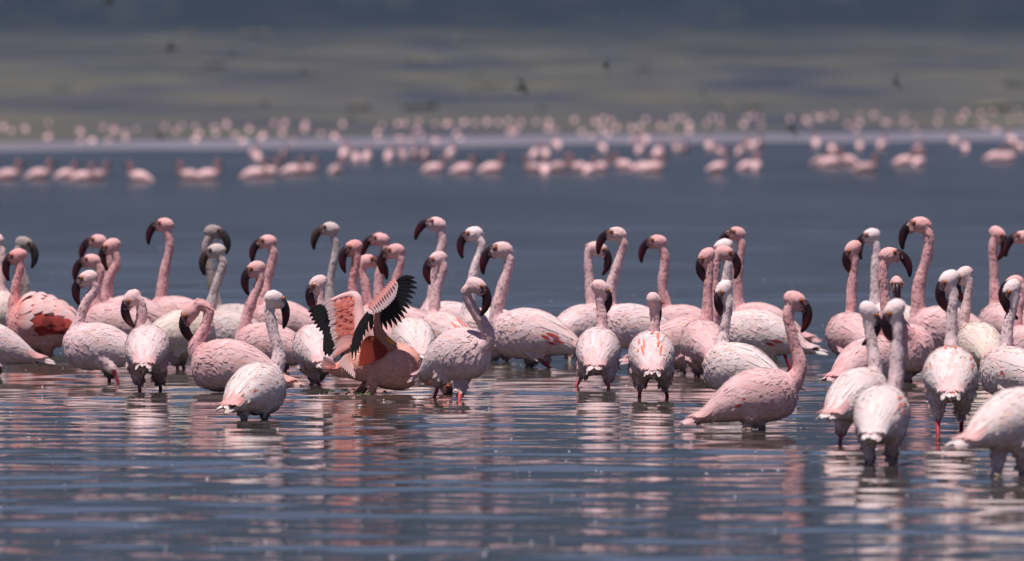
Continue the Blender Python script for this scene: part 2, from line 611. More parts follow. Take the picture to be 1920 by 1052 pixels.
FEET = []
def build_bird(spec):
    px, yw = spec['foot']
    Y0 = dist_of_row(yw)
    O = ray_at(px, yw, Y0); O[2] = 0.0
    S = spec.get('size', 1.0)
    def P(x, y, dy=0.0):
        return ray_at(x, y, Y0 + dy) - O
    yaw = radians(spec['yaw'])
    R = rot_matrix(yaw, radians(spec.get('pitch', 0)))
    C = P(*spec['body'])
    bs = np.array(spec.get('bs', (0.93, 1.0, 1.02)), float) * S
    tw = lambda v: C + (np.asarray(v) * bs) @ R
    tone = TONES[spec.get('tone', 'pale')]
    if 'tint' in spec:
        tone = tuple(tuple(np.array(t) * np.array(spec['tint'])) for t in tone)
    bcol, ncol, hcol, tipcol = [np.array(t) for t in tone]
    lr = np.random.default_rng(spec['seed'])
    root = bpy.data.objects.new('flamingo', None)
    COL.objects.link(root)
    root.location = O
    root.empty_display_size = 0.1
    tag(root, spec['label'], 'flamingo', 'flamingos wading in the near flock')

    # ---- body, neck, head and feathered thighs fused
    G = Geo()
    us = np.concatenate([[0.0, 0.03], np.linspace(0.08, 0.92, 16), [0.96, 0.985, 1.0]])
    ths = np.linspace(0, 2 * pi, 24, endpoint=False)
    V = np.concatenate([body_surface(np.full(24, u), np.where(ths > pi, ths - 2 * pi, ths)) for u in us])
    V = tw(V)
    F = []
    for i in range(len(us) - 1):
        for k in range(24):
            k2 = (k + 1) % 24
            F.append((i * 24 + k, (i + 1) * 24 + k, (i + 1) * 24 + k2, i * 24 + k2))
    F.append(tuple(range(24)))
    F.append(tuple((len(us) - 1) * 24 + k for k in range(24))[::-1])
    G.add(V, F)
    # neck
    n0, n1 = tw((0.085, 0, 0.005)), tw((0.135, 0, 0.022))
    hd = spec.get('hd', 0.0)
    nk = spec['neck']
    dy1 = n1[1]
    pts = [n0, n1]
    for i, q in enumerate(nk):
        t = (i + 1) / (len(nk) + 1)
        pts.append(P(q[0], q[1], dy1 + hd * t + (q[2] if len(q) > 2 else 0)))
    H = P(spec['head'][0], spec['head'][1], dy1 + hd)
    pts.append(H)
    NL = smooth_line(pts, 46)
    t = np.linspace(0, 1, 46)
    rad = np.interp(t, [0, 0.12, 0.28, 0.5, 0.8, 0.93, 1.0], [0.050, 0.040, 0.0275, 0.0218, 0.0192, 0.0195, 0.018]) * S * spec.get('nr', 1.0)
    rad = rad * (1 + 0.07 * np.sin(t * lr.uniform(9, 15) + lr.uniform(0, 6)) * np.sin(t * pi) + 0.03 * np.sin(t * 31 + lr.uniform(0, 6)))
    G.tube(NL, rad, 14)
    # head
    hy = radians(spec['hy'])
    fh = np.array([cos(hy), sin(hy), 0.0])
    tip = spec.get('tip')
    if 'hp' in spec:
        hp = radians(spec['hp'])
    else:
        T_ = P(tip[0], tip[1], dy1 + hd) - H
        fwd = T_[0] / cos(hy)
        hp = atan2(-T_[2], fwd) - radians(55)
        hp = max(radians(-35), min(radians(60), hp))
    up = np.array([0, 0, 1.0])
    hf = fh * cos(hp) - up * sin(hp)
    hu = up * cos(hp) + fh * sin(hp)
    hs = np.cross(hu, hf)
    HM = np.stack([hf, hs, hu]) * S
    G.ball(H, np.stack([hf * 0.043, hs * 0.0265, hu * 0.0315]) * S, nu=14, nv=10)
    G.ball(H + hf * 0.026 * S - hu * 0.006 * S, np.stack([hf * 0.029, hs * 0.0215, hu * 0.0250]) * S, nu=12, nv=8)
    # thighs
    legs = spec.get('legs') or [(px - 16, yw), (px + 16, yw)]
    fl = spec.get('fluff', 0.022)
    leg_lines = []
    hips = sorted((1, -1), key=lambda g_: tw((0, g_ * 0.04, 0))[0])
    if abs(sin(yaw)) < 0.3:
        hips = [1, -1]
    for li, (sgn, q) in enumerate(zip(hips, legs)):
        hip = tw((-0.015 + 0.02 * (q[2] if len(q) > 2 else 0), sgn * 0.040, -0.045))
        Yf = dist_of_row(q[1])
        dyf = min(max(Yf - Y0, -0.12), 0.12)
        foot = P(q[0], q[1], dyf); foot[2] = 0.0
        if 'knee' in spec and li == spec['knee'][2]:
            kn = P(spec['knee'][0], spec['knee'][1], dyf)
        else:
            fr = spec.get('tib', 0.80)
            kn = hip + (foot - hip) * fr
        leg_lines.append((hip, kn, foot))
        FEET.append((O[0] + foot[0], O[1] + foot[1]))
        tl = np.linspace(0, 1, 9)[:, None]
        line = hip + (kn - hip) * tl
        line = line + np.array([[0, 0, 0.0]]) 
        G.tube(line, np.interp(tl[:, 0], [0, 0.45, 0.8, 1], [0.042, 0.0215, 0.0155, 0.0145] if spec.get('tib') == 1.0 else [0.048, 0.030, fl, fl * 0.62]) * S, 12)
    me = remesh_merge(G, spec.get('voxel', 0.0062), 4)
    nv = len(me.vertices)
    co = np.empty(nv * 3, np.float32); me.vertices.foreach_get('co', co); co = co.reshape(-1, 3).astype(float)
    nrm_ = np.empty(nv * 3, np.float32); me.vertices.foreach_get('normal', nrm_); nrm_ = nrm_.reshape(-1, 3)
    co = co + nrm_ * (0.0008 * lr.normal(size=(nv, 1)))
    me.vertices.foreach_set('co', co.astype(np.float32).ravel())
    # colour by region
    D = np.linalg.norm(co[:, None, :] - NL[None, 4:, :], axis=2)
    ni = D.argmin(1); dn = D.min(1); nt_ = (ni + 4) / 45.0
    wn_ = smoothstep(0.10, 0.30, nt_) * smoothstep(0.062, 0.040, dn)
    dh = np.linalg.norm(co - H, axis=1)
    wh = smoothstep(0.065, 0.040, dh)
    n1_ = fbm(co[:, 0] * 30 + spec['seed'], co[:, 1] * 30 + co[:, 2] * 40, spec['seed'] + 1, 3)[:, None]
    bvar = bcol * (1 + 0.05 * n1_)
    # flanks and belly are a little duller and browner than the back
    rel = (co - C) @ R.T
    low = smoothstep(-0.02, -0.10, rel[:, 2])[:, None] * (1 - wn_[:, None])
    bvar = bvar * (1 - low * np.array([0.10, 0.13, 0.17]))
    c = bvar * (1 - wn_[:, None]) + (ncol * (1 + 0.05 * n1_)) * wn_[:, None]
    c = c * (1 - wh[:, None]) + hcol * wh[:, None]
    hl = (co - H) @ np.stack([hf, hs, hu]).T / S
    wedge = smoothstep(0.012, 0.024, hl[:, 0]) * smoothstep(0.016, 0.006, np.abs(hl[:, 2] - 0.006) - np.clip(hl[:, 0] - 0.030, 0, 1) * 0.8) * wh
    lore = (wedge * 0.92)[:, None]
    c = c * (1 - lore) + np.array([0.060, 0.016, 0.016]) * lore
    # wet, algae-stained lower thighs
    zl = smoothstep(0.05, 0.0, co[:, 2])[:, None] * (1 - wn_[:, None])
    c = c * (1 - zl * 0.6) + np.array([0.10, 0.10, 0.05]) * zl * 0.6
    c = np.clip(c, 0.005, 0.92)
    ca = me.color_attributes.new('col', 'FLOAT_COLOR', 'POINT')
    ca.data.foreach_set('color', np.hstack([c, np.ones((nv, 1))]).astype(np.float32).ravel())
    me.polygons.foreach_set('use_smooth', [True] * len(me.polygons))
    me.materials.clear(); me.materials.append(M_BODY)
    me.name = 'body'
    link('body', me, root)

    # ---- ruffled down feathers on neck, breast, belly and thighs
    nf_ = 1500
    pick = lr.integers(0, nv, nf_)
    q0 = co[pick]; qn = nrm_[pick].astype(float); qc = c[pick]
    keep = (dh[pick] > 0.040) & (co[pick][:, 2] > 0.01)
    q0, qn, qc, wk, nik = q0[keep], qn[keep], qc[keep], wn_[pick][keep], ni[pick][keep]
    TN = -np.gradient(NL[4:], axis=0); TN /= np.linalg.norm(TN, axis=1)[:, None]
    backv = np.array([-0.8, 0.0, -0.55]) @ R
    dirv = np.where((wk > 0.4)[:, None], TN[nik], backv) + lr.normal(size=q0.shape) * 0.22
    dirv -= qn * (dirv * qn).sum(1)[:, None]
    dirv /= np.linalg.norm(dirv, axis=1)[:, None] + 1e-9
    sdv = np.cross(qn, dirv)
    k_ = len(q0)
    Lf = np.where(wk > 0.4, 0.015, 0.024)[:, None] * lr.uniform(0.7, 1.3, (k_, 1)) * S
    Wf = np.where(wk > 0.4, 0.0042, 0.0066)[:, None] * lr.uniform(0.8, 1.2, (k_, 1)) * S
    lf = lr.uniform(0.0010, 0.0027, (k_, 1)) * np.where(wk > 0.4, 0.5, 1.0)[:, None]
    a0 = q0 - sdv * Wf * 0.8 + qn * 0.0002
    a1 = q0 + sdv * Wf * 0.8 + qn * 0.0002
    m_ = q0 + dirv * Lf * 0.55 + qn * (lf * 0.6 + 0.0003)
    a2, a3 = m_ - sdv * Wf, m_ + sdv * Wf
    a4 = q0 + dirv * Lf + qn * lf
    V = np.stack([a0, a1, a2, a3, a4], 1).reshape(-1, 3)
    F = []
    for i in range(k_):
        e_ = 5 * i
        F += [(e_, e_ + 1, e_ + 3, e_ + 2), (e_ + 2, e_ + 3, e_ + 4)]
    cf_ = np.clip(qc * lr.uniform(0.88, 1.14, (k_, 1)), 0, 0.9)
    G = Geo()
    G.add(V, F, np.repeat(cf_, 5, axis=0))
    link('down_feathers', G.mesh('down_feathers', M_FEATHER), root)['kind'] = 'stuff'

    # ---- bill
    G = Geo()
    bl = smooth_line(BILL, 18)
    pts = H + (bl[:, :1] * hf + bl[:, 1:2] * hu) * S
    tt = np.linspace(0, 1, 18)
    if spec.get('tone') in ('grey',):
        cols = np.array([np.array([0.05, 0.045, 0.042]) * (1 - a) + np.array([0.012, 0.011, 0.011]) * a for a in tt])
    elif spec.get('tone') == 'palegrey':
        cols = np.array([np.array([0.075, 0.05, 0.04]) * (1 - a) + np.array([0.02, 0.012, 0.012]) * a for a in tt])
    else:
        redness = spec.get('redbill', 0.5)
        cols = np.stack([np.interp(tt, [0, 0.35, 0.68, 0.84, 0.90, 1], [0.034, 0.022, 0.035 + 0.09 * redness, 0.03 + 0.07 * redness, 0.010, 0.008]),
                         np.interp(tt, [0, 0.35, 0.7, 0.9, 1], [0.012, 0.010, 0.012, 0.008, 0.008]),
                         np.interp(tt, [0, 0.35, 0.7, 0.9, 1], [0.015, 0.013, 0.018, 0.009, 0.009])], 1)
    # sections: half width along the side axis, half depth in the head plane
    G.tube(pts, bl[:, 2] * S, 14, cols, rad2=bl[:, 3] * S * 1.0, up=np.cross(hs, np.gradient(pts, axis=0)[0]))
    bm_ = G.mesh('bill', M_BILL)
    bill = link('bill', bm_, root)
    # ---- eyes
    for sg in (1, -1):
        G = Geo()
        ec = H + (hf * 0.0240 + hs * sg * 0.0232 + hu * 0.0090) * S
        r_ = 0.0064 * S
        ax = np.stack([hf, hu * sg, hs * sg]) * r_
        G.ball(ec, ax, nu=10, nv=8)
        V = np.vstack(G.v)
        d = ((V - ec) @ (hs * sg)) / r_
        orange = np.array([0.75, 0.20, 0.02]) if spec.get('tone') not in ('grey', 'palegrey') else np.array([0.10, 0.06, 0.03])
        G.c = [np.where((d > 0.85)[:, None], np.array([0.01, 0.008, 0.008]), np.where((d > 0.1)[:, None], orange, np.array([0.10, 0.015, 0.012])))]
        link('eye', G.mesh('eye', M_EYE), root)

    # ---- folded wings
    def surf_line(u0, th0, length, dth, l0, l1, ext=0.0):
        """6 points of a feather lying on the body from u0 back by length"""
        blen = 0.394
        s = np.linspace(0, 1, 6)
        u = u0 - s * length / blen
        th = th0 + dth * s
        uc = np.clip(u, 0.10, 0.98)
        p = body_surface(uc, th)
        n = body_normal(uc, th)
        over = np.clip(0.10 - u, 0, None)[:, None] * blen
        back = np.array([-0.93, 0.0, -0.36])
        p = p + over * back
        p = p + n * (l0 + (l1 - l0) * s ** 1.5)[:, None]
        return p, n
    fluffed = spec.get('fluffed', 0.0)
    if not spec.get('open_wings'):
        for sg in (1, -1):
            G = Geo()
            rows = 14
            for r in range(rows):
                f = r / (rows - 1)
                u0 = 0.90 - 0.70 * f
                ln = 0.076 + 0.045 * f
                wd = 0.026 + 0.002 * f
                thmax = radians(np.interp(f, [0, 0.2, 0.7, 1.0], [88, 112, 104, 80]))
                wloc = np.interp(u0, _STS[:, 0], _STS[:, 3])
                nacross = max(4, int(thmax * (wloc * 0.5 + 0.045) / 0.0140))
                for k in range(nacross):
                    th = (k + 0.5 * (r % 2) + lr.uniform(-0.25, 0.25) + 0.2) / nacross * thmax
                    lift = 0.0018 + lr.uniform(0, 0.0026) 
                    p, n = surf_line(u0 + lr.uniform(-0.015, 0.015), sg * th, ln * lr.uniform(0.85, 1.2),
                                     -sg * lr.uniform(-0.02, 0.20) * (0.4 + f), 0.0005, lift)
                    pw = tw(p)
                    nw = n @ R
                    T = np.gradient(pw, axis=0)
                    sd = np.cross(nw, T); sd /= np.linalg.norm(sd, axis=1)[:, None] + 1e-9
                    shade = lr.uniform(0.83, 1.08)
                    cb = (bcol * 0.6 + tipcol * 0.4) * shade
                    ct_ = tipcol * lr.uniform(0.90, 1.05)
                    if lr.uniform() < 0.10:
                        ct_ = ct_ * np.array([1.0, 0.96, 0.82])
                    if lr.uniform() < 0.28:
                        cb = cb * np.array([1.0, 0.80, 0.79]); ct_ = ct_ * np.array([0.99, 0.88, 0.88])
                    red = spec.get('red', 0.0)
                    deg = degrees(th)
                    if 0.25 < f < 0.85 and deg > 62 and lr.uniform() < red * 0.05:
                        cb, ct_ = np.array(RED) * 1.4, np.array(CORAL) * 0.8
                    elif 0.35 < f and deg < 62 and lr.uniform() < red * 0.02:
                        cb, ct_ = np.array(CORAL), np.array(CORAL) * 1.1
                    if fluffed:
                        cb = np.array((0.80, 0.27, 0.21)) * shade
                        ct_ = np.array((0.90, 0.70, 0.67)) * shade
                        if 78 < deg and 0.12 < f < 0.62:
                            cb, ct_ = np.array(RED) * 0.8, np.array(RED) * 1.3
                    feather_strip(G, pw, sd, wd * S, np.clip(cb, 0, 0.9), np.clip(ct_, 0, 0.92), nw)
            if fluffed:
                # puffed-up covert feathers standing off the back in tiers
                Gp = Geo()
                for r in range(7):
                    for k in range(7):
                        th = sg * radians(4 + 80 * (k + lr.uniform(-0.3, 0.3)) / 6.0)
                        u0 = 0.86 - 0.11 * r + lr.uniform(-0.02, 0.02)
                        s6 = np.linspace(0, 1, 6)
                        uu = np.clip(u0 - s6 * 0.20, 0.1, 0.97)
                        n = body_normal(uu, np.full(6, th))
                        hgt = lr.uniform(0.020, 0.034)
                        p = body_surface(uu, np.full(6, th)) + n * (0.002 + hgt * np.sin(s6 * pi * 0.72))[:, None]
                        pw = tw(p); nw = n @ R
                        T = np.gradient(pw, axis=0)
                        sd = np.cross(nw, T); sd /= np.linalg.norm(sd, axis=1)[:, None] + 1e-9
                        q = lr.uniform(0.92, 1.05)
                        low = abs(degrees(th)) > 68 and 0 < r < 6
                        cb_ = np.array((0.26, 0.030, 0.028)) if low else np.array((0.80, 0.25, 0.19)) * q
                        ct2 = np.array((0.40, 0.055, 0.04)) * lr.uniform(0.6, 1.5) if low else np.array((0.88, 0.70, 0.67)) * q
                        feather_strip(Gp, pw, sd, 0.046 * S, cb_, ct2, nw, camber=0.22)
                link('ruffled_plumage', Gp.mesh('ruffled_plumage', M_FEATHER), root)['kind'] = 'stuff'
            # long drooping scapulars along the back
            for k in range(9):
                u0 = lr.uniform(0.35, 0.72); th = sg * radians(lr.uniform(4, 58))
                p, n = surf_line(u0, th, lr.uniform(0.11, 0.16), sg * lr.uniform(-0.05, 0.22), 0.002, 0.0045 + lr.uniform(0, 0.003))
                pw = tw(p); nw = n @ R
                T = np.gradient(pw, axis=0)
                sd = np.cross(nw, T); sd /= np.linalg.norm(sd, axis=1)[:, None] + 1e-9
                cc = tipcol * lr.uniform(0.94, 1.04)
                feather_strip(G, pw, sd, 0.017 * S, bcol * 0.98, np.clip(cc, 0, 0.92), nw)
            for (cu, cth, cl, cw) in spec.get('coral', ()):
                if cth * sg <= 0:
                    continue
                for k in range(2):
                    p, n = surf_line(cu + 0.05 * k, radians(cth + 9 * k), cl * (1 - 0.25 * k), 0.1 * k, 0.0030, 0.0065 + 0.001 * k)
                    pw = tw(p); nw = n @ R
                    T = np.gradient(pw, axis=0)
                    sd = np.cross(nw, T); sd /= np.linalg.norm(sd, axis=1)[:, None] + 1e-9
                    cc_ = np.array(RED) * 1.2 if abs(cth) > 70 else np.array(CORAL)
                    feather_strip(G, pw, sd, cw * 0.62 * S, cc_ * 0.9, cc_ * 1.1 + 0.05, nw)
            # folded primaries showing at the rear edge
            if spec.get('black', 0):
                for k in range(3):
                    p, n = surf_line(0.17 + 0.012 * k, sg * radians(70 - 7 * k), 0.080 + 0.010 * k, -sg * 0.12, 0.004, 0.007 + 0.001 * k)
                    pw = tw(p); nw = n @ R
                    T = np.gradient(pw, axis=0)
                    sd = np.cross(nw, T); sd /= np.linalg.norm(sd, axis=1)[:, None] + 1e-9
                    feather_strip(G, pw, sd, 0.011 * S, BLACK, BLACK, nw)
            link('wing', G.mesh('wing', M_FEATHER), root)
    # ---- tail
    G = Geo()
    for k in range(11):
        a = (k - 5) / 5.0
        p, n = surf_line(0.20, a * radians(75), 0.075 + 0.035 * (1 - abs(a)) * lr.uniform(0.8, 1.1), -a * 0.3, 0.003, 0.006 + 0.004 * (k % 2))
        p[:, 1] += np.linspace(0, 1, 6) ** 1.5 * a * 0.018 * spec.get('tailfan', 1.0)
        pw = tw(p); nw = n @ R
        T = np.gradient(pw, axis=0)
        sd = np.cross(nw, T); sd /= np.linalg.norm(sd, axis=1)[:, None] + 1e-9
        tcl = np.array(spec.get('tailcol', tuple(bcol * np.array([1.0, 0.90, 0.90]))))
        feather_strip(G, pw, sd, 0.024 * S, tcl, np.clip(tcl * 1.08, 0, 0.9), nw)
    link('tail', G.mesh('tail', M_FEATHER), root)
    # ---- bare red legs
    for hip, kn, foot in leg_lines:
        G = Geo()
        d = foot - kn
        dn_ = d / (np.linalg.norm(d) + 1e-9)
        st = kn - dn_ * 0.018
        under = foot + np.array([dn_[0] * 0.2, dn_[1] * 0.2, -0.42])
        line = np.vstack([st + (foot - st) * q for q in np.linspace(0, 1, 6)] + [foot + (under - foot) * q for q in (0.3, 0.65, 1.0)])
        lc = np.array(spec.get('legcol', (0.40, 0.055, 0.060)))
        G.tube(line, np.array([0.0095, 0.0100, 0.0086, 0.0074, 0.0072, 0.0072, 0.0072, 0.0075, 0.0085]) * S, 9,
               np.array([lc * q for q in (1, 1, 1.05, 1, 0.9, 0.7, 0.5, 0.4, 0.4)]))
        link('leg', G.mesh('leg', M_LEG), root)
    return root, dict(O=O, P=P, tw=tw, R=R, Y0=Y0, S=S, H=H)

# ------------------------------------------------------------------ the near flock
# foot: pixel where it stands; body: pixel of the body's middle; yaw: heading, 0 right, 90 away, 180 left, -90 towards the viewer
B = []
def bird(label, foot, body, yaw, neck, head, hy, **kw):
    d = dict(label=label, foot=foot, body=body, yaw=yaw, neck=neck, head=head, hy=hy, seed=len(B) * 13 + 5)
    d.update(kw)
    B.append(d)

# --- left group
bird('pale flamingo showing only its body and pink tail, in front of the ruffled coral one', (-18, 708), (-18, 648), 186,
     [(-100, 615), (-98, 560), (-92, 520)], (-108, 500), 180, tip=(-140, 545), tone='pale', legs=[(-30, 708), (-8, 705)], tailcol=(0.78, 0.42, 0.40))
bird('flamingo with ruffled coral and dark red wing feathers, bill hanging left', (82, 676), (82, 612), 176,
     [(26, 575), (30, 535), (38, 500)], (33, 479), 182, tip=(17, 527), tone='rose', fluffed=1.0, bs=(0.95, 1.12, 1.16),
     legs=[(90, 676), (74, 672)], tailcol=(0.72, 0.28, 0.20), legcol=(0.2, 0.12, 0.08))
bird('grey young flamingo with black bill turned right, behind the ruffled coral one', (70, 662), (85, 605), 170,
     [(48, 560), (43, 520), (32, 478)], (45, 456), -10, tip=(58, 500), tone='grey')
bird('cream flamingo whose pink neck stands beside the ruffled coral one', (-20, 668), (-14, 592), 30,
     [(4, 545), (4, 500), (2, 470)], (-10, 450), 180, tip=(-34, 486), tone='cream')
bird('flamingo behind three others, head low over the tall neck bent left', (240, 655), (252, 600), 178,
     [(200, 560), (204, 520), (203, 480)], (184, 452), 182, tip=(158, 484), tone='pink')
bird('flamingo whose dark bill hangs over the head of the arched-neck side-view one', (220, 668), (222, 610), 176,
     [(178, 570), (182, 535), (187, 505)], (172, 489), 182, tip=(143, 526), tone='pink')
bird('slender pink flamingo pressing its bill down along its own curved neck', (255, 664), (256, 596), 176,
     [(197, 560), (203, 525), (219, 490)], (209, 460), 185, tip=(203, 515), tone='pink')
bird('pale arched-neck flamingo in side view with one pink lower leg bent, beside bill-tucking one', (215, 716), (192, 652), 172,
     [(146, 610), (160, 570), (178, 540)], (165, 521), 182, tip=(149, 576), tone='pale', legs=[(222, 717), (205, 712)], knee=(214, 698, 0),
     black=0, legcol=(0.50, 0.06, 0.09))
bird('plump flamingo seen from behind with its bill tucked down to its left shoulder', (281, 731), (276, 656), 88,
     [(262, 615), (266, 590), (262, 565)], (247, 559), 205, hp=42, hd=-0.02, tone='pale', legs=[(262, 731), (301, 729)], red=0.1)
bird('tall pink flamingo with straight neck and black-tipped bill, back half hidden by cream body', (340, 655), (340, 597), 172,
     [(301, 560), (308, 510), (318, 460)], (309, 421), 181, tip=(276, 463), tone='pink')
bird('cream flamingo bending its head out of sight behind the one with hooked neck', (338, 692), (336, 625), 20,
     [(388, 620), (400, 640), (405, 655)], (400, 668), 200, hp=20, tone='cream', legs=[(333, 692), (345, 690)])
bird('pink flamingo with its neck bent in a hook and bill against its breast', (440, 738), (440, 688), 172,
     [(367, 650), (385, 612), (391, 582), (372, 570)], (357, 585), 192, tip=(371, 644), tone='pink', tailcol=(0.80, 0.42, 0.38), size=1.08)
bird('mottled grey-necked flamingo with purple bill in front of a grey young one', (440, 680), (438, 625), 172,
     [(393, 580), (404, 540), (417, 495)], (405, 470), 182, tip=(382, 520), tone='palegrey', redbill=0.2)
bird('grey young flamingo with dark hooked bill to the right, behind mottled grey-necked one', (450, 662), (452, 612), 170,
     [(404, 570), (396, 520), (386, 465)], (400, 434), -5, tip=(428, 484), tone='grey')
bird('pink flamingo with leaning neck and drooped purple bill, body behind front white-backed one', (520, 698), (512, 650), 170,
     [(459, 610), (472, 565), (488, 525)], (480, 503), 195, tip=(467, 552), tone='pink')
bird('pink flamingo with upright neck standing behind the one with leaning neck', (540, 665), (538, 606), 172,
     [(494, 565), (503, 520), (512, 475)], (502, 453), 186, tip=(480, 486), tone='pink')
bird('white-backed flamingo seen from behind, standing apart with pink tail and small dark bill', (477, 786), (478, 732), 62,
     [(522, 670), (512, 620), (505, 580)], (514, 560), 40, hp=14, tone='white', legs=[(458, 788), (496, 784)], tailcol=(0.80, 0.45, 0.42), black=1, red=0.25,
     legcol=(0.3, 0.27, 0.2), tib=1.0)
# --- centre group
bird('pale grey flamingo with thin straight neck standing behind the black wingtips', (662, 668), (662, 612), 172,
     [(617, 565), (620, 520), (630, 465)], (619, 429), 181, tip=(588, 470), tone='palegrey', redbill=0.15, nr=0.85)
bird('small pale flamingo seen from behind, beside black tips of the raised coral wing', (590, 724), (592, 654), 100,
     [(596, 610), (600, 575), (600, 548)], (596, 531), 200, hp=35, tone='pale', legs=[(600, 724), (582, 716)])
bird('rose flamingo with face hidden, neck rising directly behind the raised coral wings', (690, 690), (692, 628), 150,
     [(662, 575), (661, 530), (668, 485)], (663, 463), 205, tip=(648, 512), tone='rose', redbill=0.9)
bird('pink flamingo with outstretched black bill facing right, between crowded necks', (668, 680), (660, 618), 25,
     [(690, 565), (684, 530), (676, 500)], (688, 490), -3, tip=(721, 522), hp=-12, tone='pink')
bird('pink flamingo with half-hidden head behind the raised wingtip', (735, 662), (745, 608), 172,
     [(709, 570), (711, 520), (722, 470)], (713, 449), 182, tip=(687, 478), tone='pink')
bird('flamingo with long black bill bent over the raised wingtip', (772, 680), (766, 618), 165,
     [(738, 575), (742, 530), (751, 490)], (741, 470), 182, tip=(714, 520), tone='pink')
bird('pale flamingo with its tall neck craned and bill held level to left', (855, 672), (853, 608), 174,
     [(811, 560), (815, 510), (829, 455)], (819, 420), 180, tip=(773, 444), hp=-18, tone='pale')
bird('flamingo with orange feathers on its back and red bill hanging beside neck', (832, 686), (836, 628), 130,
     [(812, 585), (820, 540), (831, 500)], (821, 485), 192, tip=(808, 531), tone='pale', red=0.9, redbill=1.0, coral=[(0.38, -12, 0.08, 0.022), (0.32, 20, 0.08, 0.022), (0.30, 45, 0.07, 0.018)])
bird('white-headed flamingo with drooping black and red bill behind the broad-winged one', (935, 680), (932, 620), 172,
     [(880, 565), (889, 510), (902, 460)], (888, 438), 184, tip=(866, 488), tone='white', redbill=0.8)
bird('broad-winged flamingo standing with three red legs below and red patches on flank', (1008, 692), (1002, 628), 168,
     [(930, 590), (942, 540), (955, 490)], (941, 468), 182, tip=(907, 514), tone='pale', red=0.8, black=1, size=1.12, legs=[(987, 690), (1032, 692)], knee=(1022, 680, 1), legcol=(0.5, 0.05, 0.06), coral=[(0.42, 80, 0.05, 0.020), (0.36, 94, 0.045, 0.018)])
bird('pale flamingo resting its neck over its back so the bill hangs down its breast', (838, 748), (856, 668), -48,
     [(916, 640), (908, 610), (884, 574), (874, 545)], (893, 535), -12, tip=(902, 600), hd=-0.05, tone='pale', legs=[(814, 743), (861, 754)], knee=(822, 722, 0), bs=(0.95, 1.1, 1.08), pitch=6,
     legcol=(0.52, 0.06, 0.07), redbill=0.4)
bird('plump pale flamingo body behind the raised coral wing, neck bent down out of sight', (776, 706), (776, 640), 100,
     [(770, 640), (750, 650), (738, 668)], (730, 690), 180, hp=20, tone='white', red=0.5)
# --- right centre
bird('flamingo whose hooked dark bill faces right beneath the neighbour with crossed bill', (1072, 678), (1088, 614), 40,
     [(1112, 575), (1106, 530), (1103, 485), (1108, 462)], (1122, 466), -8, tip=(1130, 518), tone='pale', legs=[(1068, 680), (1085, 676)], legcol=(0.28, 0.24, 0.17))
bird('tall pale flamingo with S neck and black bill crossing the neighbour face', (1195, 694), (1193, 614), 174,
     [(1142, 575), (1146, 535), (1160, 490), (1168, 455)], (1157, 439), 181, tip=(1118, 482), tone='pale')
bird('rear-view flamingo with one pink leg slanting out to the side', (1118, 728), (1121, 660), 86,
     [(1129, 610), (1127, 580), (1124, 555)], (1126, 540), 20, hp=38, tone='pale', legs=[(1079, 726), (1141, 729)], knee=(1092, 705, 0), legcol=(0.55, 0.13, 0.14), tib=0.72, red=0.1)
bird('straight-necked flamingo with maroon bill behind the rear view with red tail streaks', (1290, 668), (1290, 614), 174,
     [(1249, 580), (1242, 540), (1246, 480)], (1233, 453), 181, tip=(1198, 500), tone='pink')
bird('rear-view flamingo with red streaks over its white tail, head turned away', (1225, 745), (1222, 668), 90,
     [(1227, 620), (1228, 595), (1226, 575)], (1226, 564), 60, hp=35, tone='pale', legs=[(1199, 745), (1251, 744)], red=0.7, legcol=(0.48, 0.06, 0.07), tib=0.70, bs=(1, 1.03, 1.0), coral=[(0.55, -14, 0.07, 0.018), (0.42, 24, 0.06, 0.018), (0.33, 34, 0.05, 0.016), (0.33, -30, 0.05, 0.016)])
bird('dusky pink flamingo in side view facing right behind the narrow rear-view one', (1268, 700), (1272, 640), 10,
     [(1338, 600), (1340, 550), (1341, 505), (1346, 478)], (1358, 474), -5, tip=(1374, 515), tone='pink', pitch=4)
bird('narrow rear-view flamingo with rosy neck left of the white-headed one', (1312, 709), (1320, 645), 105,
     [(1324, 600), (1327, 545), (1330, 500)], (1325, 480), 195, hp=42, tone='pink', legs=[(1310, 709), (1330, 700)])
bird('white-headed flamingo with orange eye, its grey-shaded wings showing a black tip', (1440, 692), (1426, 628), 172,
     [(1368, 590), (1360, 540), (1367, 485)], (1356, 463), 190, tip=(1347, 520), tone='white', red=0.5, black=1, legs=[(1482, 678), (1420, 690)], knee=(1466, 652, 0), legcol=(0.5, 0.05, 0.07), size=1.08, coral=[(0.45, 102, 0.05, 0.020)])
bird('flamingo with thick pink neck glancing left from behind the white-headed one', (1436, 668), (1432, 610), 168,
     [(1384, 570), (1383, 520), (1390, 460)], (1382, 438), 200, tip=(1362, 462), tone='pink')
bird('white flamingo with pale upright neck half hidden by the long-bodied side-view one', (1388, 752), (1390, 692), 150,
     [(1352, 650), (1360, 605), (1364, 565)], (1357, 542), 215, hp=45, tone='white', red=0.3)
bird('long-bodied flamingo in side view with red eye and dark hanging bill', (1417, 806), (1412, 745), 6,
     [(1500, 690), (1490, 645), (1478, 590)], (1490, 562), -8, tip=(1503, 628), tone='pink', legs=[(1403, 807), (1431, 806)], legcol=(0.35, 0.28, 0.12), tib=1.0, size=1.0, pitch=5, tailcol=(0.80, 0.50, 0.47), redbill=0.7, coral=[(0.45, -102, 0.026, 0.016)])
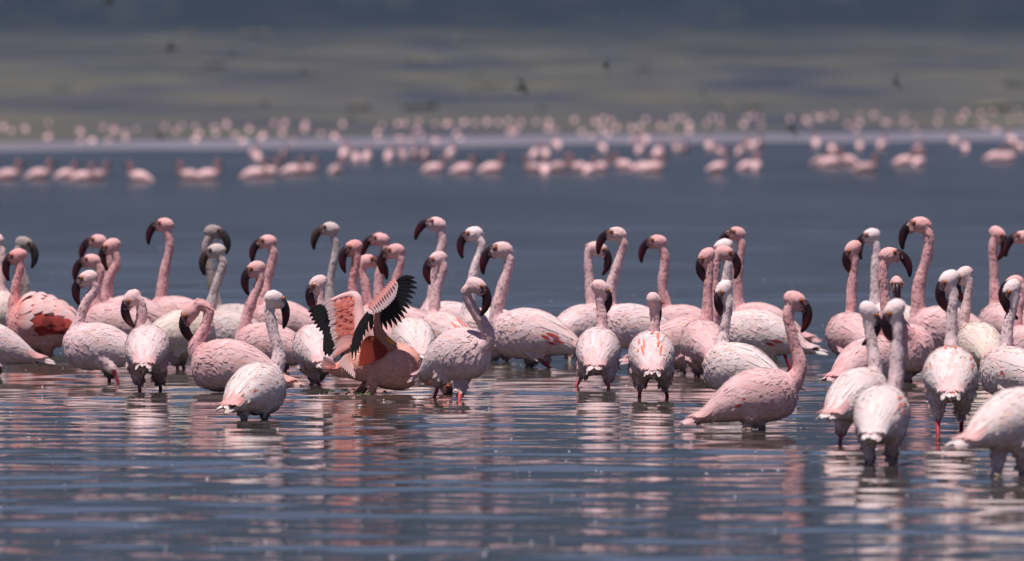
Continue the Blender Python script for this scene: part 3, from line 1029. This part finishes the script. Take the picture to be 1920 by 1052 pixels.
# --- right group
bird('rosy straight-necked flamingo with red bill, beside the pure white-necked one', (1600, 690), (1600, 630), 120,
     [(1594, 590), (1597, 540), (1602, 485)], (1599, 466), 195, hp=42, tone='pink', redbill=0.8)
bird('pure white-necked flamingo standing behind the rosy straight-necked one', (1678, 668), (1684, 610), 168,
     [(1640, 575), (1641, 520), (1643, 465)], (1634, 441), 190, tip=(1618, 480), tone='white', redbill=0.7)
bird('tallest deep pink flamingo with S-shaped neck and long black bill', (1790, 692), (1784, 622), 176,
     [(1721, 575), (1724, 530), (1738, 480), (1741, 440)], (1725, 421), 181, tip=(1692, 470), tone='pink', size=1.1, redbill=0.1)
bird('flamingo stretching its dark bill to the right below the tallest pink one', (1625, 742), (1624, 680), 48,
     [(1661, 625), (1660, 570), (1656, 505)], (1667, 478), -3, tip=(1712, 506), hp=-8, tone='pink')
bird('dusky flamingo facing forward with bill pointing straight down between two necks', (1704, 718), (1704, 655), -75,
     [(1686, 600), (1682, 565), (1682, 545)], (1681, 532), -88, hp=18, tone='pink', legs=[(1710, 718), (1690, 712)], hd=-0.03)
bird('creamy-backed flamingo with one red leg, beside the white grey-legged one', (1606, 828), (1608, 745), 60,
     [(1641, 690), (1634, 640), (1628, 600)], (1630, 584), 15, hp=48, tone='white', legs=[(1575, 829), (1618, 822)], tib=0.72, legcol=(0.42, 0.07, 0.07), tailcol=(0.76, 0.46, 0.44))
bird('white rear-view flamingo with grey legs and red flank spots', (1652, 872), (1652, 780), 80,
     [(1678, 725), (1681, 670), (1681, 610)], (1677, 581), 195, hp=45, tone='white', legs=[(1632, 873), (1672, 872)], tib=1.0, legcol=(0.2, 0.2, 0.13), red=0.5, tailcol=(0.80, 0.70, 0.68), coral=[(0.55, -78, 0.07, 0.022), (0.5, -60, 0.06, 0.018)])
bird('rear-view flamingo with coral patches on its back and two long red legs', (1781, 814), (1782, 705), 88,
     [(1784, 655), (1784, 605), (1786, 550)], (1779, 524), 200, hp=38, tone='white', legs=[(1759, 817), (1802, 806)], red=0.9, tib=0.62, legcol=(0.48, 0.05, 0.06), bs=(1.0, 1.08, 1.05), coral=[(0.66, -9, 0.06, 0.022), (0.62, 9, 0.05, 0.018), (0.5, -60, 0.06, 0.014), (0.45, 55, 0.05, 0.012)])
bird('cream-white flamingo seen from behind with slim neck, behind the coral-patched one', (1836, 716), (1838, 650), 105,
     [(1806, 610), (1812, 570), (1816, 530)], (1807, 515), 192, hp=40, tone='cream', redbill=0.9)
bird('pink straight-necked flamingo looking away, behind the cream-white slim-necked one', (1880, 668), (1884, 610), 120,
     [(1866, 575), (1864, 520), (1862, 460)], (1870, 438), -20, hp=35, tone='pink')
bird('flamingo with only head and black bill showing, facing the straight-necked pink one', (1968, 668), (1972, 612), 172,
     [(1928, 570), (1930, 520), (1932, 465)], (1919, 445), 181, tip=(1890, 478), tone='pink')
bird('deep pink flamingo with large curled black bill behind the white-necked one', (1940, 700), (1946, 655), 150,
     [(1903, 640), (1909, 590), (1917, 545)], (1902, 530), 190, tip=(1884, 585), tone='pink')
bird('pale flamingo with curving white neck and bent head in front of deep pink one', (1898, 766), (1902, 700), 130,
     [(1884, 655), (1890, 610), (1902, 560)], (1897, 541), 205, hp=48, tone='white', red=0.5)
bird('flamingo with grey feathered legs, only rounded back and pink tail in view', (1892, 893), (1902, 790), 40,
     [(1968, 720), (1966, 660), (1960, 610)], (1970, 585), -10, tip=(1996, 650), tone='white', legs=[(1868, 895), (1918, 893)], tib=1.0, legcol=(0.22, 0.2, 0.14), tailcol=(0.80, 0.50, 0.47), size=1.05)

BIRDS = []
for s in B:
    BIRDS.append(build_bird(s))

# ------------------------------------------------------------------ the bird with raised wings
wing_spec = dict(label='flamingo raising coral and black wings with its head lowered to the water', foot=(690, 739), body=(716, 684), yaw=-8,
                 neck=[(778, 700), (802, 712), (820, 714)], head=(833, 716), hy=-10, hp=60, hd=0.05, seed=991, tone='rose', open_wings=True,
                 legs=[(672, 738), (696, 740)], pitch=-10, size=0.98, tib=1.0, legcol=(0.25, 0.15, 0.1), tailcol=(0.84, 0.36, 0.28), tailfan=2.2,
                 tint=(1.03, 1.0, 0.94), redbill=0.3)
wroot, W = build_bird(wing_spec)
def zz(x, y, dy):
    return W['P'](570 + x / 4.046, 500 + y / 4.046, dy)
def vane(parent, b_, t_, width, cb, ct, bend=(0, 0, 0), name='feather', mat=None):
    """one separate feather from point b_ to point t_"""
    b_, t_ = np.asarray(b_), np.asarray(t_)
    s = np.linspace(0, 1, 6)[:, None]
    line = b_ + (t_ - b_) * s + np.asarray(bend) * (s * (1 - s) * 4)
    d = t_ - b_
    sd = np.cross(d, np.array([0.15, 1.0, 0.1])); sd /= np.linalg.norm(sd)
    G = Geo()
    feather_strip(G, line, sd, width, cb, ct, np.array([0, -1.0, 0]))
    o = link(name, G.mesh(name, mat or M_FEATHER), parent)
    return o
def lerp_pts(pts, n):
    return smooth_line(np.array(pts, float), n)

# near (right) wing: arm, then flight feathers fan from it, underside to the viewer
G = Geo()
arm = [zz(660, 610, -0.06), zz(600, 540, -0.085), zz(556, 430, -0.11), zz(560, 340, -0.12), zz(610, 210, -0.13), zz(690, 112, -0.14)]
G.tube(smooth_line(arm, 24), np.interp(np.linspace(0, 1, 24), [0, 0.3, 0.7, 1], [0.030, 0.015, 0.010, 0.006]), 10, (0.46, 0.20, 0.14))
near = link('wing', G.mesh('wing', M_BODY), wroot)
# primaries
bases = lerp_pts([(700, 108), (690, 150), (675, 205), (655, 250), (630, 285), (610, 300), (590, 315), (565, 335), (548, 350), (530, 358), (512, 355)], 16)
tips = lerp_pts([(842, 84), (858, 125), (858, 178), (838, 222), (812, 300), (790, 340), (755, 410), (715, 445), (650, 470), (628, 478), (590, 490), (545, 492), (508, 485)], 16)
for i in range(16):
    a, b_ = bases[i], tips[i]
    vane(near, zz(a[0], a[1], -0.137 + 0.0016 * i), zz(b_[0], b_[1], -0.155 + 0.0035 * i), 0.0205, BLACK, (0.02, 0.019, 0.02), bend=(0, 0, 0.006))
bases = lerp_pts([(512, 340), (495, 335), (480, 345)], 7)
tips = lerp_pts([(490, 500), (450, 560), (415, 650), (380, 712), (365, 700)], 7)
for i in range(7):
    a, b_ = bases[i], tips[i]
    vane(near, zz(a[0], a[1], -0.125 + 0.002 * i), zz(b_[0], b_[1], -0.12 + 0.003 * i), 0.019, BLACK, (0.018, 0.017, 0.018), bend=(-0.016, 0, 0.0))
# white under coverts over the bases of the black feathers
bases = lerp_pts([(668, 108), (625, 165), (585, 205), (545, 245), (510, 285), (492, 312)], 14)
tips = lerp_pts([(704, 150), (690, 215), (650, 268), (600, 310), (560, 335), (510, 345)], 14)
for i in range(14):
    a, b_ = bases[i], tips[i]
    vane(near, zz(a[0] - 4, a[1] - 4, -0.139), zz(b_[0] + 6, b_[1] + 12, -0.160), 0.023, (0.82, 0.40, 0.36), (0.84, 0.72, 0.71), bend=(0, -0.004, 0))
for i in range(12):
    f = i / 11.0
    x, y = 668 - 175 * f, 104 + 195 * f
    vane(near, zz(x - 6, y - 8, -0.142), zz(x + 34, y + 22, -0.163), 0.014, (0.78, 0.22, 0.17), (0.84, 0.50, 0.46))
# dark red inner underwing
bases = lerp_pts([(560, 545), (595, 570), (620, 610), (632, 650), (600, 680)], 13)
tips = lerp_pts([(450, 560), (428, 605), (418, 660), (412, 710), (408, 755)], 13)
for i in range(13):
    a, b_ = bases[i], tips[i]
    k = i / 12.0
    cb = np.array((0.28, 0.028, 0.022)) * (0.85 + 0.3 * (i % 2))
    vane(near, zz(a[0], a[1], -0.093), zz(b_[0], b_[1], -0.112 - 0.0006 * i), 0.021, cb, np.array((0.40, 0.060, 0.028)) * (0.8 + 0.5 * k), bend=(0, -0.006, 0.004))
for i in range(9):
    f = i / 8.0
    vane(near, zz(585 - 25 * f, 560 - 170 * f, -0.10), zz(548 - 12 * f, 500 - 150 * f, -0.125), 0.022, (0.50, 0.22, 0.16), (0.62, 0.33, 0.27))
for i in range(7):
    f = i / 6.0
    vane(near, zz(590 + 30 * f, 520 + 40 * f, -0.09), zz(520 + 12 * f, 455 + 75 * f, -0.118), 0.020, (0.45, 0.16, 0.10), (0.36, 0.11, 0.07))
for i in range(4):
    vane(near, zz(600 + 8 * i, 505 + 10 * i, -0.09), zz(648 + 12 * i, 560 + 10 * i, -0.105), 0.016, (0.80, 0.33, 0.05), (0.85, 0.42, 0.08))
# far (left) wing: upper side to the viewer
G = Geo()
arm = [zz(430, 600, 0.05), zz(430, 480, 0.075), zz(415, 330, 0.10), zz(395, 225, 0.11), zz(320, 222, 0.13), zz(220, 255, 0.15), zz(150, 290, 0.16)]
G.tube(smooth_line(arm, 26), np.interp(np.linspace(0, 1, 26), [0, 0.4, 0.7, 1], [0.028, 0.022, 0.015, 0.006]), 10, (0.80, 0.44, 0.41))
far_w = link('wing', G.mesh('wing', M_BODY), wroot)
bases = lerp_pts([(150, 292), (185, 330), (215, 380), (210, 440), (205, 500), (215, 560), (240, 600)], 15)
tips = lerp_pts([(36, 342), (50, 385), (74, 428), (108, 478), (150, 518), (152, 590), (154, 660), (190, 682), (238, 630)], 15)
for i in range(15):
    a, b_ = bases[i], tips[i]
    vane(far_w, zz(a[0], a[1], 0.150 - 0.002 * i), zz(b_[0] - 4, b_[1] + 2, 0.165 - 0.003 * i), 0.026, BLACK, (0.018, 0.017, 0.018))
def covert_rows(parent, arcs, nper, dys, width, colf):
    for r, (A, T_) in enumerate(arcs):
        ba, ti = lerp_pts(A, nper), lerp_pts(T_, nper)
        for i in range(nper):
            cb, ct = colf(r, i)
            j = random.uniform(-11, 11)
            vane(parent, zz(ba[i][0] + j, ba[i][1], dys[r] + 0.012), zz(ti[i][0] + j, ti[i][1] + random.uniform(-6, 6), dys[r] - 0.004), width, cb, ct, bend=(0, -0.004, 0))
# greater coverts (white), then rows of coral-edged lesser coverts
covert_rows(far_w, [
    ([(235, 250), (262, 320), (262, 400), (268, 470), (300, 530)], [(140, 295), (190, 365), (196, 470), (200, 545), (225, 602)]),
    ([(300, 240), (315, 320), (320, 400), (320, 470), (345, 520)], [(235, 300), (246, 360), (240, 430), (238, 500), (262, 560)]),
    ([(345, 232), (360, 310), (362, 390), (366, 450), (390, 510)], [(278, 285), (290, 345), (285, 420), (282, 490), (318, 545)]),
    ([(388, 225), (402, 300), (408, 370), (412, 430), (425, 490)], [(318, 275), (335, 330), (330, 400), (330, 460), (360, 530)]),
    ([(405, 220), (418, 290), (424, 360), (428, 420), (432, 480)], [(365, 265), (380, 320), (378, 390), (380, 450), (396, 520)])],
    14, [0.132, 0.122, 0.112, 0.102, 0.094], 0.0200,
    lambda r, i: (((0.80, 0.42, 0.38), (0.85, 0.74, 0.73)) if r == 0 else
                  [((0.82, 0.12, 0.06), (0.86, 0.42, 0.37)), ((0.86, 0.60, 0.58), (0.82, 0.18, 0.11)), ((0.78, 0.10, 0.05), (0.85, 0.30, 0.24))][(i + r) % 3]))
# body feathers of the crouching bird
G = Geo()
lr = np.random.default_rng(77)
for r in range(15):
    u0 = 0.97 - 0.82 * r / 14.0
    for k in range(30):
        th = radians(-150 + 300 * (k + 0.5 * (r % 2) + lr.uniform(-0.3, 0.3)) / 30)
        s6 = np.linspace(0, 1, 6)
        uu = np.clip(u0 - s6 * lr.uniform(0.10, 0.16), 0.04, 0.985)
        tt = np.full(6, th) + lr.uniform(-0.05, 0.05) * s6
        n = body_normal(uu, tt)
        pw = W['tw'](body_surface(uu, tt) + n * (0.0005 + 0.004 * s6)[:, None])
        nw = n @ W['R']
        T = np.gradient(pw, axis=0)
        sd = np.cross(nw, T); sd /= np.linalg.norm(sd, axis=1)[:, None] + 1e-9
        q = lr.uniform(0.9, 1.08)
        feather_strip(G, pw, sd, 0.024, np.array((0.84, 0.34, 0.24)) * q, np.array((0.88, 0.50, 0.41)) * q, nw)
link('plumage', G.mesh('plumage', M_FEATHER), wroot)['kind'] = 'stuff'
# plumes draped over the back, and rump streaks
for i in range(16):
    f = i / 15.0
    x0, y0 = 400 - 60 * f + random.uniform(-10, 10), 540 + 70 * f
    x1, y1 = 250 - 40 * f + random.uniform(-12, 12), 545 + 150 * f
    cc = (0.84, 0.66, 0.63) if i % 3 else (0.80, 0.30, 0.22)
    vane(wroot, zz(x0, y0, 0.03 - 0.10 * f), zz(x1, y1, 0.0 - 0.09 * f), 0.014, (0.80, 0.40, 0.34), cc, bend=(0, 0, 0.008))
for i in range(9):
    f = i / 8.0
    vane(wroot, zz(350 + 10 * f, 660 + 90 * f, -0.075), zz(262 + 120 * f, 745 + 100 * f, -0.098), 0.015, (0.80, 0.36, 0.28), (0.84, 0.62, 0.58), bend=(0, 0, 0.006))
for i in range(14):
    f = i / 13.0
    vane(wroot, zz(235 + 15 * f, 735 + 35 * f, -0.05 + 0.05 * f), zz(128 + random.uniform(-8, 22), 682 + 112 * f, -0.05 + 0.09 * f), 0.015, (0.82, 0.40, 0.32), (0.86, 0.50, 0.44) if i % 2 else (0.85, 0.68, 0.66))

# ------------------------------------------------------------------ rings spreading from the wading legs
wm = w.data
wc = np.empty(len(wm.vertices) * 3, np.float32); wm.vertices.foreach_get('co', wc); wc = wc.reshape(-1, 3)
near_v = np.where((np.abs(wc[:, 0]) < 5) & (wc[:, 1] > 26) & (wc[:, 1] < 62))[0]
wx, wy = wc[near_v, 0], wc[near_v, 1]
dz = np.zeros(len(near_v), np.float32)
rr = np.random.default_rng(9)
for fx_, fy_ in FEET:
    lam_, ph_, am_ = rr.uniform(0.15, 0.22), rr.uniform(0, 6.3), rr.uniform(0.4, 1.0)
    r2 = np.hypot(wx - fx_, wy - fy_)
    ok_ = r2 < 1.0
    dz[ok_] += (0.0011 * am_ * np.exp(-r2[ok_] / 0.28) * np.sin(2 * pi * r2[ok_] / lam_ + ph_)).astype(np.float32)
wc[near_v, 2] += dz
wm.vertices.foreach_set('co', wc.ravel())
wm.update()

# ------------------------------------------------------------------ distant flamingos
def far_mesh(name, pose, q=1.0):
    G = Geo()
    tone = np.array((0.84, 0.53, 0.51)) * q
    us = np.linspace(0.0, 1.0, 9); ths = np.linspace(0, 2 * pi, 12, endpoint=False)
    lift = {'swim': 0.075, 'feed': 0.075, 'rear': 0.08, 'wade': 0.16}[pose]
    V = np.concatenate([body_surface(np.full(12, u), np.where(ths > pi, ths - 2 * pi, ths)) for u in us]) + np.array([0, 0, lift])
    F = [(i * 12 + k, (i + 1) * 12 + k, (i + 1) * 12 + (k + 1) % 12, i * 12 + (k + 1) % 12) for i in range(8) for k in range(12)]
    G.add(V, F, tone)
    if pose in ('swim', 'rear'):
        nk = [(0.10, 0, lift), (0.19, 0, lift + 0.06), (0.165, 0, lift + 0.14), (0.18, 0, lift + 0.20)]
    elif pose == 'feed':
        nk = [(0.10, 0, lift), (0.20, 0, lift + 0.03), (0.25, 0, lift - 0.02), (0.27, 0, 0.01)]
    else:
        nk = [(0.10, 0, lift), (0.17, 0, lift + 0.09), (0.15, 0, lift + 0.22), (0.17, 0, lift + 0.32)]
    L = smooth_line(nk, 14)
    dark = np.array((0.30, 0.14, 0.13))
    G.tube(L, np.linspace(0.040, 0.031, 14), 8, np.array([tone * (1 - t) + dark * t for t in np.linspace(0, 1, 14) ** 0.6]))
    h = L[-1] + np.array([0.01, 0, 0.005])
    G.ball(h, np.diag([0.044, 0.032, 0.038]), dark, 8, 6)
    bl = h + np.stack([BILL[:, 0], 0 * BILL[:, 0], BILL[:, 1]], 1)
    G.tube(bl, BILL[:, 2], 8, (0.04, 0.014, 0.016), rad2=BILL[:, 3])
    for sg in (1, -1):
        G.tube([(-0.01, sg * 0.04, lift - 0.04), (-0.01, sg * 0.04, -0.05), (0.0, sg * 0.04, -0.40)], [0.03, 0.012, 0.008], 7, (0.5, 0.2, 0.2))
    return G.mesh(name, M_FAR)
FAR = {p: [far_mesh('flamingo', p, q) for q in (1.0, 0.82, 0.62)] for p in ('swim', 'feed', 'rear', 'wade')}

def far_bird(px, py, pose, yaw, size, label, group, sink=0.0):
    Y = dist_of_row(py)
    p = ray_at(px, py, Y)
    o = bpy.data.objects.new('flamingo', FAR[pose][random.choice([0, 0, 1, 2])])
    COL.objects.link(o)
    o.location = (p[0], p[1], 0.0)
    o.rotation_euler = (0, 0, radians(yaw))
    o.scale = (size, size, size)
    tag(o, label, 'flamingo', group)
    return o
L1 = 'blurred flamingo wading on tall legs among the swimmers before the pale bar'
G1 = 'swimming flamingos in the middle distance'
# pixel x, waterline row, heading
swim = [(12, 338, 0), (70, 337, 5), (122, 335, 20), (152, 340, 0), (178, 338, -5), (264, 341, 160), (358, 338, 180), (386, 338, 0), (474, 335, 0), (497, 333, 10),
        (546, 328, -5), (572, 327, 5), (628, 326, 60), (811, 324, 0), (865, 326, 0), (919, 325, 5), (1003, 323, 170), (1022, 327, 90), (1043, 322, 0),
        (1090, 323, 175), (1106, 326, 60), (1122, 321, 0), (1172, 318, 170), (1203, 322, 10), (1222, 323, 0), (1344, 330, 5), (1400, 319, 30), (1418, 320, 80),
        (1537, 310, 0), (1556, 312, 10), (1592, 309, 150), (1620, 324, 0), (1694, 310, 5), (1722, 311, 60), (1864, 302, 0), (1886, 302, 5)]
for i, (x, y, a) in enumerate(swim):
    far_bird(x, y, 'wade' if x == 1344 else 'swim', a, random.uniform(0.66, 0.80),
             L1 if x == 1344 else 'blurred pink flamingo afloat before the pale bar, head held toward ' + ('its right-hand neighbours' if -45 < a < 45 else 'its left-hand neighbours' if a > 135 else 'the hills'), G1)
L2 = 'small rounded pink flamingo resting on water just ahead of the pale bar'
G2 = 'resting flamingos near the mud bar'
def zb(k, x, y):
    return 480 * k + x / 3.506, 60 + y / 3.506
med = [(1, 10, 815), (1, 188, 800), (1, 580, 795), (1, 655, 820), (1, 728, 815), (1, 873, 810), (1, 963, 800), (1, 1048, 805), (1, 1118, 810), (1, 1280, 785),
       (2, 150, 795), (2, 220, 790), (2, 293, 735), (2, 595, 755), (2, 840, 765), (2, 960, 790), (2, 1080, 755), (2, 1135, 765), (2, 1295, 740), (2, 1360, 775),
       (2, 1500, 780), (2, 1570, 740), (2, 1620, 735), (3, 315, 725), (3, 605, 740), (3, 420, 760), (3, 748, 735), (3, 985, 760), (3, 1220, 705), (3, 1295, 755),
       (3, 1600, 700), (3, 1660, 745), (3, 1500, 640), (2, 800, 700), (2, 875, 700), (0, 1670, 800)]
for k, x, y in med:
    px, py = zb(k, x, y)
    far_bird(px, py + 9, 'rear', random.choice([80, 95, 105, 70, -80]), random.uniform(0.68, 0.85), L2, G2)
L3 = 'tiny out-of-focus pink flamingo on the wet flats beyond the pale bar'
G3 = 'far flamingos beyond the mud bar'
small = {0: [(75, 640), (165, 635), (318, 690), (527, 655), (530, 715), (605, 725), (712, 718), (750, 650), (825, 690), (820, 655), (895, 630), (680, 620), (1085, 615),
             (1160, 645), (1195, 610), (1285, 615), (1310, 670), (1285, 715), (1410, 620), (1420, 660), (1490, 610), (1545, 680), (1600, 725), (1640, 640), (20, 625), (320, 590)],
         1: [(45, 690), (120, 600), (175, 660), (237, 720), (325, 610), (320, 640), (430, 665), (515, 690), (545, 715), (570, 605), (800, 660), (810, 710), (935, 600),
             (945, 710), (1022, 712), (1055, 635), (1085, 670), (1180, 720), (1175, 600), (1280, 600), (1320, 660), (1345, 705), (1440, 595), (1520, 590), (1595, 590), (1370, 595),
             (190, 600), (830, 605), (980, 600), (1070, 590), (1255, 605), (1670, 655), (1660, 580)],
         2: [(30, 640), (160, 585), (235, 635), (285, 640), (410, 575), (460, 658), (522, 690), (595, 640), (635, 670), (650, 580), (690, 625), (785, 625), (840, 620),
             (880, 570), (975, 620), (1040, 620), (1050, 685), (1100, 685), (1165, 605), (1165, 645), (1065, 565), (1105, 560), (1135, 565), (1280, 595), (1365, 560),
             (1370, 620), (1520, 605), (1545, 555), (1580, 550), (1630, 555), (1640, 605), (60, 590), (240, 590), (550, 590), (600, 570), (1315, 555), (15, 660)],
         3: [(145, 565), (270, 595), (310, 545), (360, 550), (430, 545), (525, 605), (578, 640), (605, 590), (600, 540), (690, 540), (770, 590), (800, 590), (900, 580),
             (895, 540), (955, 610), (980, 660), (1115, 590), (1130, 525), (1265, 575), (1300, 525), (1395, 600), (1430, 610), (1595, 565), (1665, 560), (1400, 530),
             (1480, 520), (1640, 510), (250, 575), (340, 560), (715, 535), (880, 605)]}
for k, lst in small.items():
    for x, y in lst:
        px, py = zb(k, x, y)
        far_bird(px, py + 6, random.choice(['rear', 'feed', 'rear', 'feed']), random.choice([80, 95, 105, 75, 90]), random.uniform(0.50, 0.80), L3, G3)

# ------------------------------------------------------------------ swallows in the air over the lake
m, nt, b = mat_new('swallow_plumage')
at = node(nt, 'ShaderNodeAttribute', attribute_name='col')
nt.links.new(at.outputs['Color'], b.inputs['Base Color'])
b.inputs['Roughness'].default_value = 0.6
M_SWALLOW = m
def swallow_parts():
    dark = (0.020, 0.020, 0.014)
    G = Geo()
    L = smooth_line([(-0.09, 0, 0), (-0.05, 0, 0.002), (0, 0, 0.004), (0.045, 0, 0.008), (0.075, 0, 0.008), (0.088, 0, 0.004)], 16)
    G.tube(L, np.interp(np.linspace(0, 1, 16), [0, 0.15, 0.5, 0.75, 0.9, 1], [0.004, 0.014, 0.027, 0.023, 0.018, 0.003]), 9, dark)
    body = G.mesh('body', M_SWALLOW)
    G = Geo()
    line = smooth_line([(0.03, 0.01, 0.010), (0.03, 0.045, 0.030), (-0.01, 0.075, 0.040), (-0.07, 0.095, 0.035)], 6)
    feather_strip(G, line, np.array([1.0, 0.15, 0]), 0.062, dark, dark, np.array([0, 0, 1.0]), 0.05)
    wing = G.mesh('wing', M_SWALLOW)
    G = Geo()
    for sg in (1, -1):
        line = np.linspace(0, 1, 6)[:, None] * np.array([-0.065, sg * 0.022, 0]) + np.array([-0.08, 0, 0])
        feather_strip(G, line, np.array([0, 1.0, 0]), 0.016, dark, dark, np.array([0, 0, 1.0]))
    tail = G.mesh('tail', M_SWALLOW)
    return body, wing, tail
sb, sw, st_ = swallow_parts()
for px, py, Y, az, roll in [(203, 3, 118, 50, 40), (321, 90, 150, 230, 60), (437, 102, 200, 60, 40), (570, 135, 180, 120, 30), (885, 168, 180, 80, 30), (977, 165, 104, 60, 60),
                            (1135, 123, 100, 80, 80), (1318, 175, 170, 70, 20), (1679, 155, 104, 100, 70), (1483, 243, 108, 70, 75), (302, 259, 118, 110, 30), (660, 224, 210, 60, 30)]:
    r_ = bpy.data.objects.new('swallow', None)
    COL.objects.link(r_)
    r_.location = ray_at(px, py, Y)
    r_.rotation_euler = (radians(roll), 0, radians(az))
    r_.scale = (0.90, 0.90, 0.90)
    tag(r_, 'small dark swallow skimming through air above the lake', 'bird', 'swallows over the lake')
    link('body', sb, r_)
    link('wing', sw, r_)
    w2 = link('wing', sw, r_); w2.scale = (1, -1, 1)
    link('tail', st_, r_)

# ------------------------------------------------------------------ shrubs on the far shore, weed, floating specks
m, nt, b = mat_new('shrub_leaves')
at = node(nt, 'ShaderNodeAttribute', attribute_name='col')
nt.links.new(at.outputs['Color'], b.inputs['Base Color'])
b.inputs['Roughness'].default_value = 0.9
M_SHRUB = m
G = Geo()
rs = np.random.default_rng(5)
for i in range(60):
    y = 415 + 900 * rs.uniform(0, 1) ** 2.2
    x = rs.uniform(-1, 1) * (40 + y * 0.075)
    if y < shore_y(np.clip(x, -120, 120)) + 6:
        continue
    z = float(ground_z(np.array([x]), np.array([y]))[0])
    r_ = rs.uniform(0.12, 0.42) * (0.6 + y / 1200)
    c = np.array((0.075, 0.078, 0.080)) if rs.uniform() < 0.5 else np.array((0.11, 0.105, 0.080))
    for k in range(4):
        G.ball((x + rs.normal() * r_, y + rs.normal() * r_, z + r_ * 0.35 * rs.uniform(0.5, 1.2)), np.diag([r_ * rs.uniform(0.6, 1.3), r_ * rs.uniform(0.6, 1.3), r_ * rs.uniform(0.4, 0.7)]), c * rs.uniform(0.8, 1.2), 7, 5)
sh = link('shrubs', G.mesh('shrubs', M_SHRUB))
sh['kind'] = 'stuff'
tag(sh, 'low scattered shrubs dotting the hazy far grassland', 'shrubs')

G = Geo()
cw = W['P'](660, 739, 0)
for i in range(26):
    a = rs.uniform(0, 2 * pi)
    x0 = np.array([rs.normal() * 0.055, rs.normal() * 0.25, 0.004]) + W['O'] + W['P'](660, 739, 0) * np.array([1, 1, 0])
    d = np.array([cos(a) * 0.03, sin(a) * 0.06, 0.0])
    line = np.array([x0 + d * s + np.array([0, 0, 0.010 * sin(pi * s) * rs.uniform(0.3, 1)]) for s in np.linspace(0, 1, 6)])
    feather_strip(G, line, np.array([-sin(a), cos(a), 0.3]), 0.012, (0.04, 0.06, 0.015), (0.06, 0.085, 0.02), np.array([0, 0, 1.0]))
wd = link('water_weed', G.mesh('water_weed', M_SHRUB))
wd['kind'] = 'stuff'
tag(wd, 'bright green clump of water weed at feet of the wing-raising flamingo', 'weed')

m, nt, b = mat_new('foam')
b.inputs['Base Color'].default_value = (0.80, 0.76, 0.78, 1)
b.inputs['Roughness'].default_value = 0.5
M_FOAM = m
G = Geo()
for i in range(560):
    row = 360 + 700 * rs.uniform(0, 1) ** 0.8
    if rs.uniform() < 0.25:
        row = rs.uniform(640, 760)
    Y = dist_of_row(row)
    x = rs.uniform(-1.3, 1.3) * Y * 960 / FPX
    s = rs.uniform(0.0010, 0.0028) * (1.8 if rs.uniform() < 0.05 else 1)
    G.ball((x, Y, 0.002), np.diag([s * rs.uniform(0.8, 2.0), s, s * 0.9]), (1, 1, 1), 6, 4)
fm = link('foam_specks', G.mesh('foam_specks', M_FOAM))
fm['kind'] = 'stuff'
tag(fm, 'tiny white foam bubbles and down specks drifting on the lake', 'foam')

# ------------------------------------------------------------------ air
m = bpy.data.materials.new('air')
m.use_nodes = True
nt = m.node_tree
nt.nodes.clear()
o_ = node(nt, 'ShaderNodeOutputMaterial')
pv = node(nt, 'ShaderNodeVolumePrincipled')
pv.inputs['Color'].default_value = (0.17, 0.31, 0.58, 1)
pv.inputs['Density'].default_value = 0.000075
pv.inputs['Anisotropy'].default_value = 0.0
nt.links.new(pv.outputs['Volume'], o_.inputs['Volume'])
G = Geo()
x0, x1, y0, y1, z0, z1 = -7200, 7200, -400, 9200, -9, 1400
V = [(x0, y0, z0), (x1, y0, z0), (x1, y1, z0), (x0, y1, z0), (x0, y0, z1), (x1, y0, z1), (x1, y1, z1), (x0, y1, z1)]
G.add(V, [(3, 2, 1, 0), (4, 5, 6, 7), (0, 1, 5, 4), (1, 2, 6, 5), (2, 3, 7, 6), (3, 0, 4, 7)])
hz = link('haze', G.mesh('haze', m, smooth=False))
hz['kind'] = 'stuff'
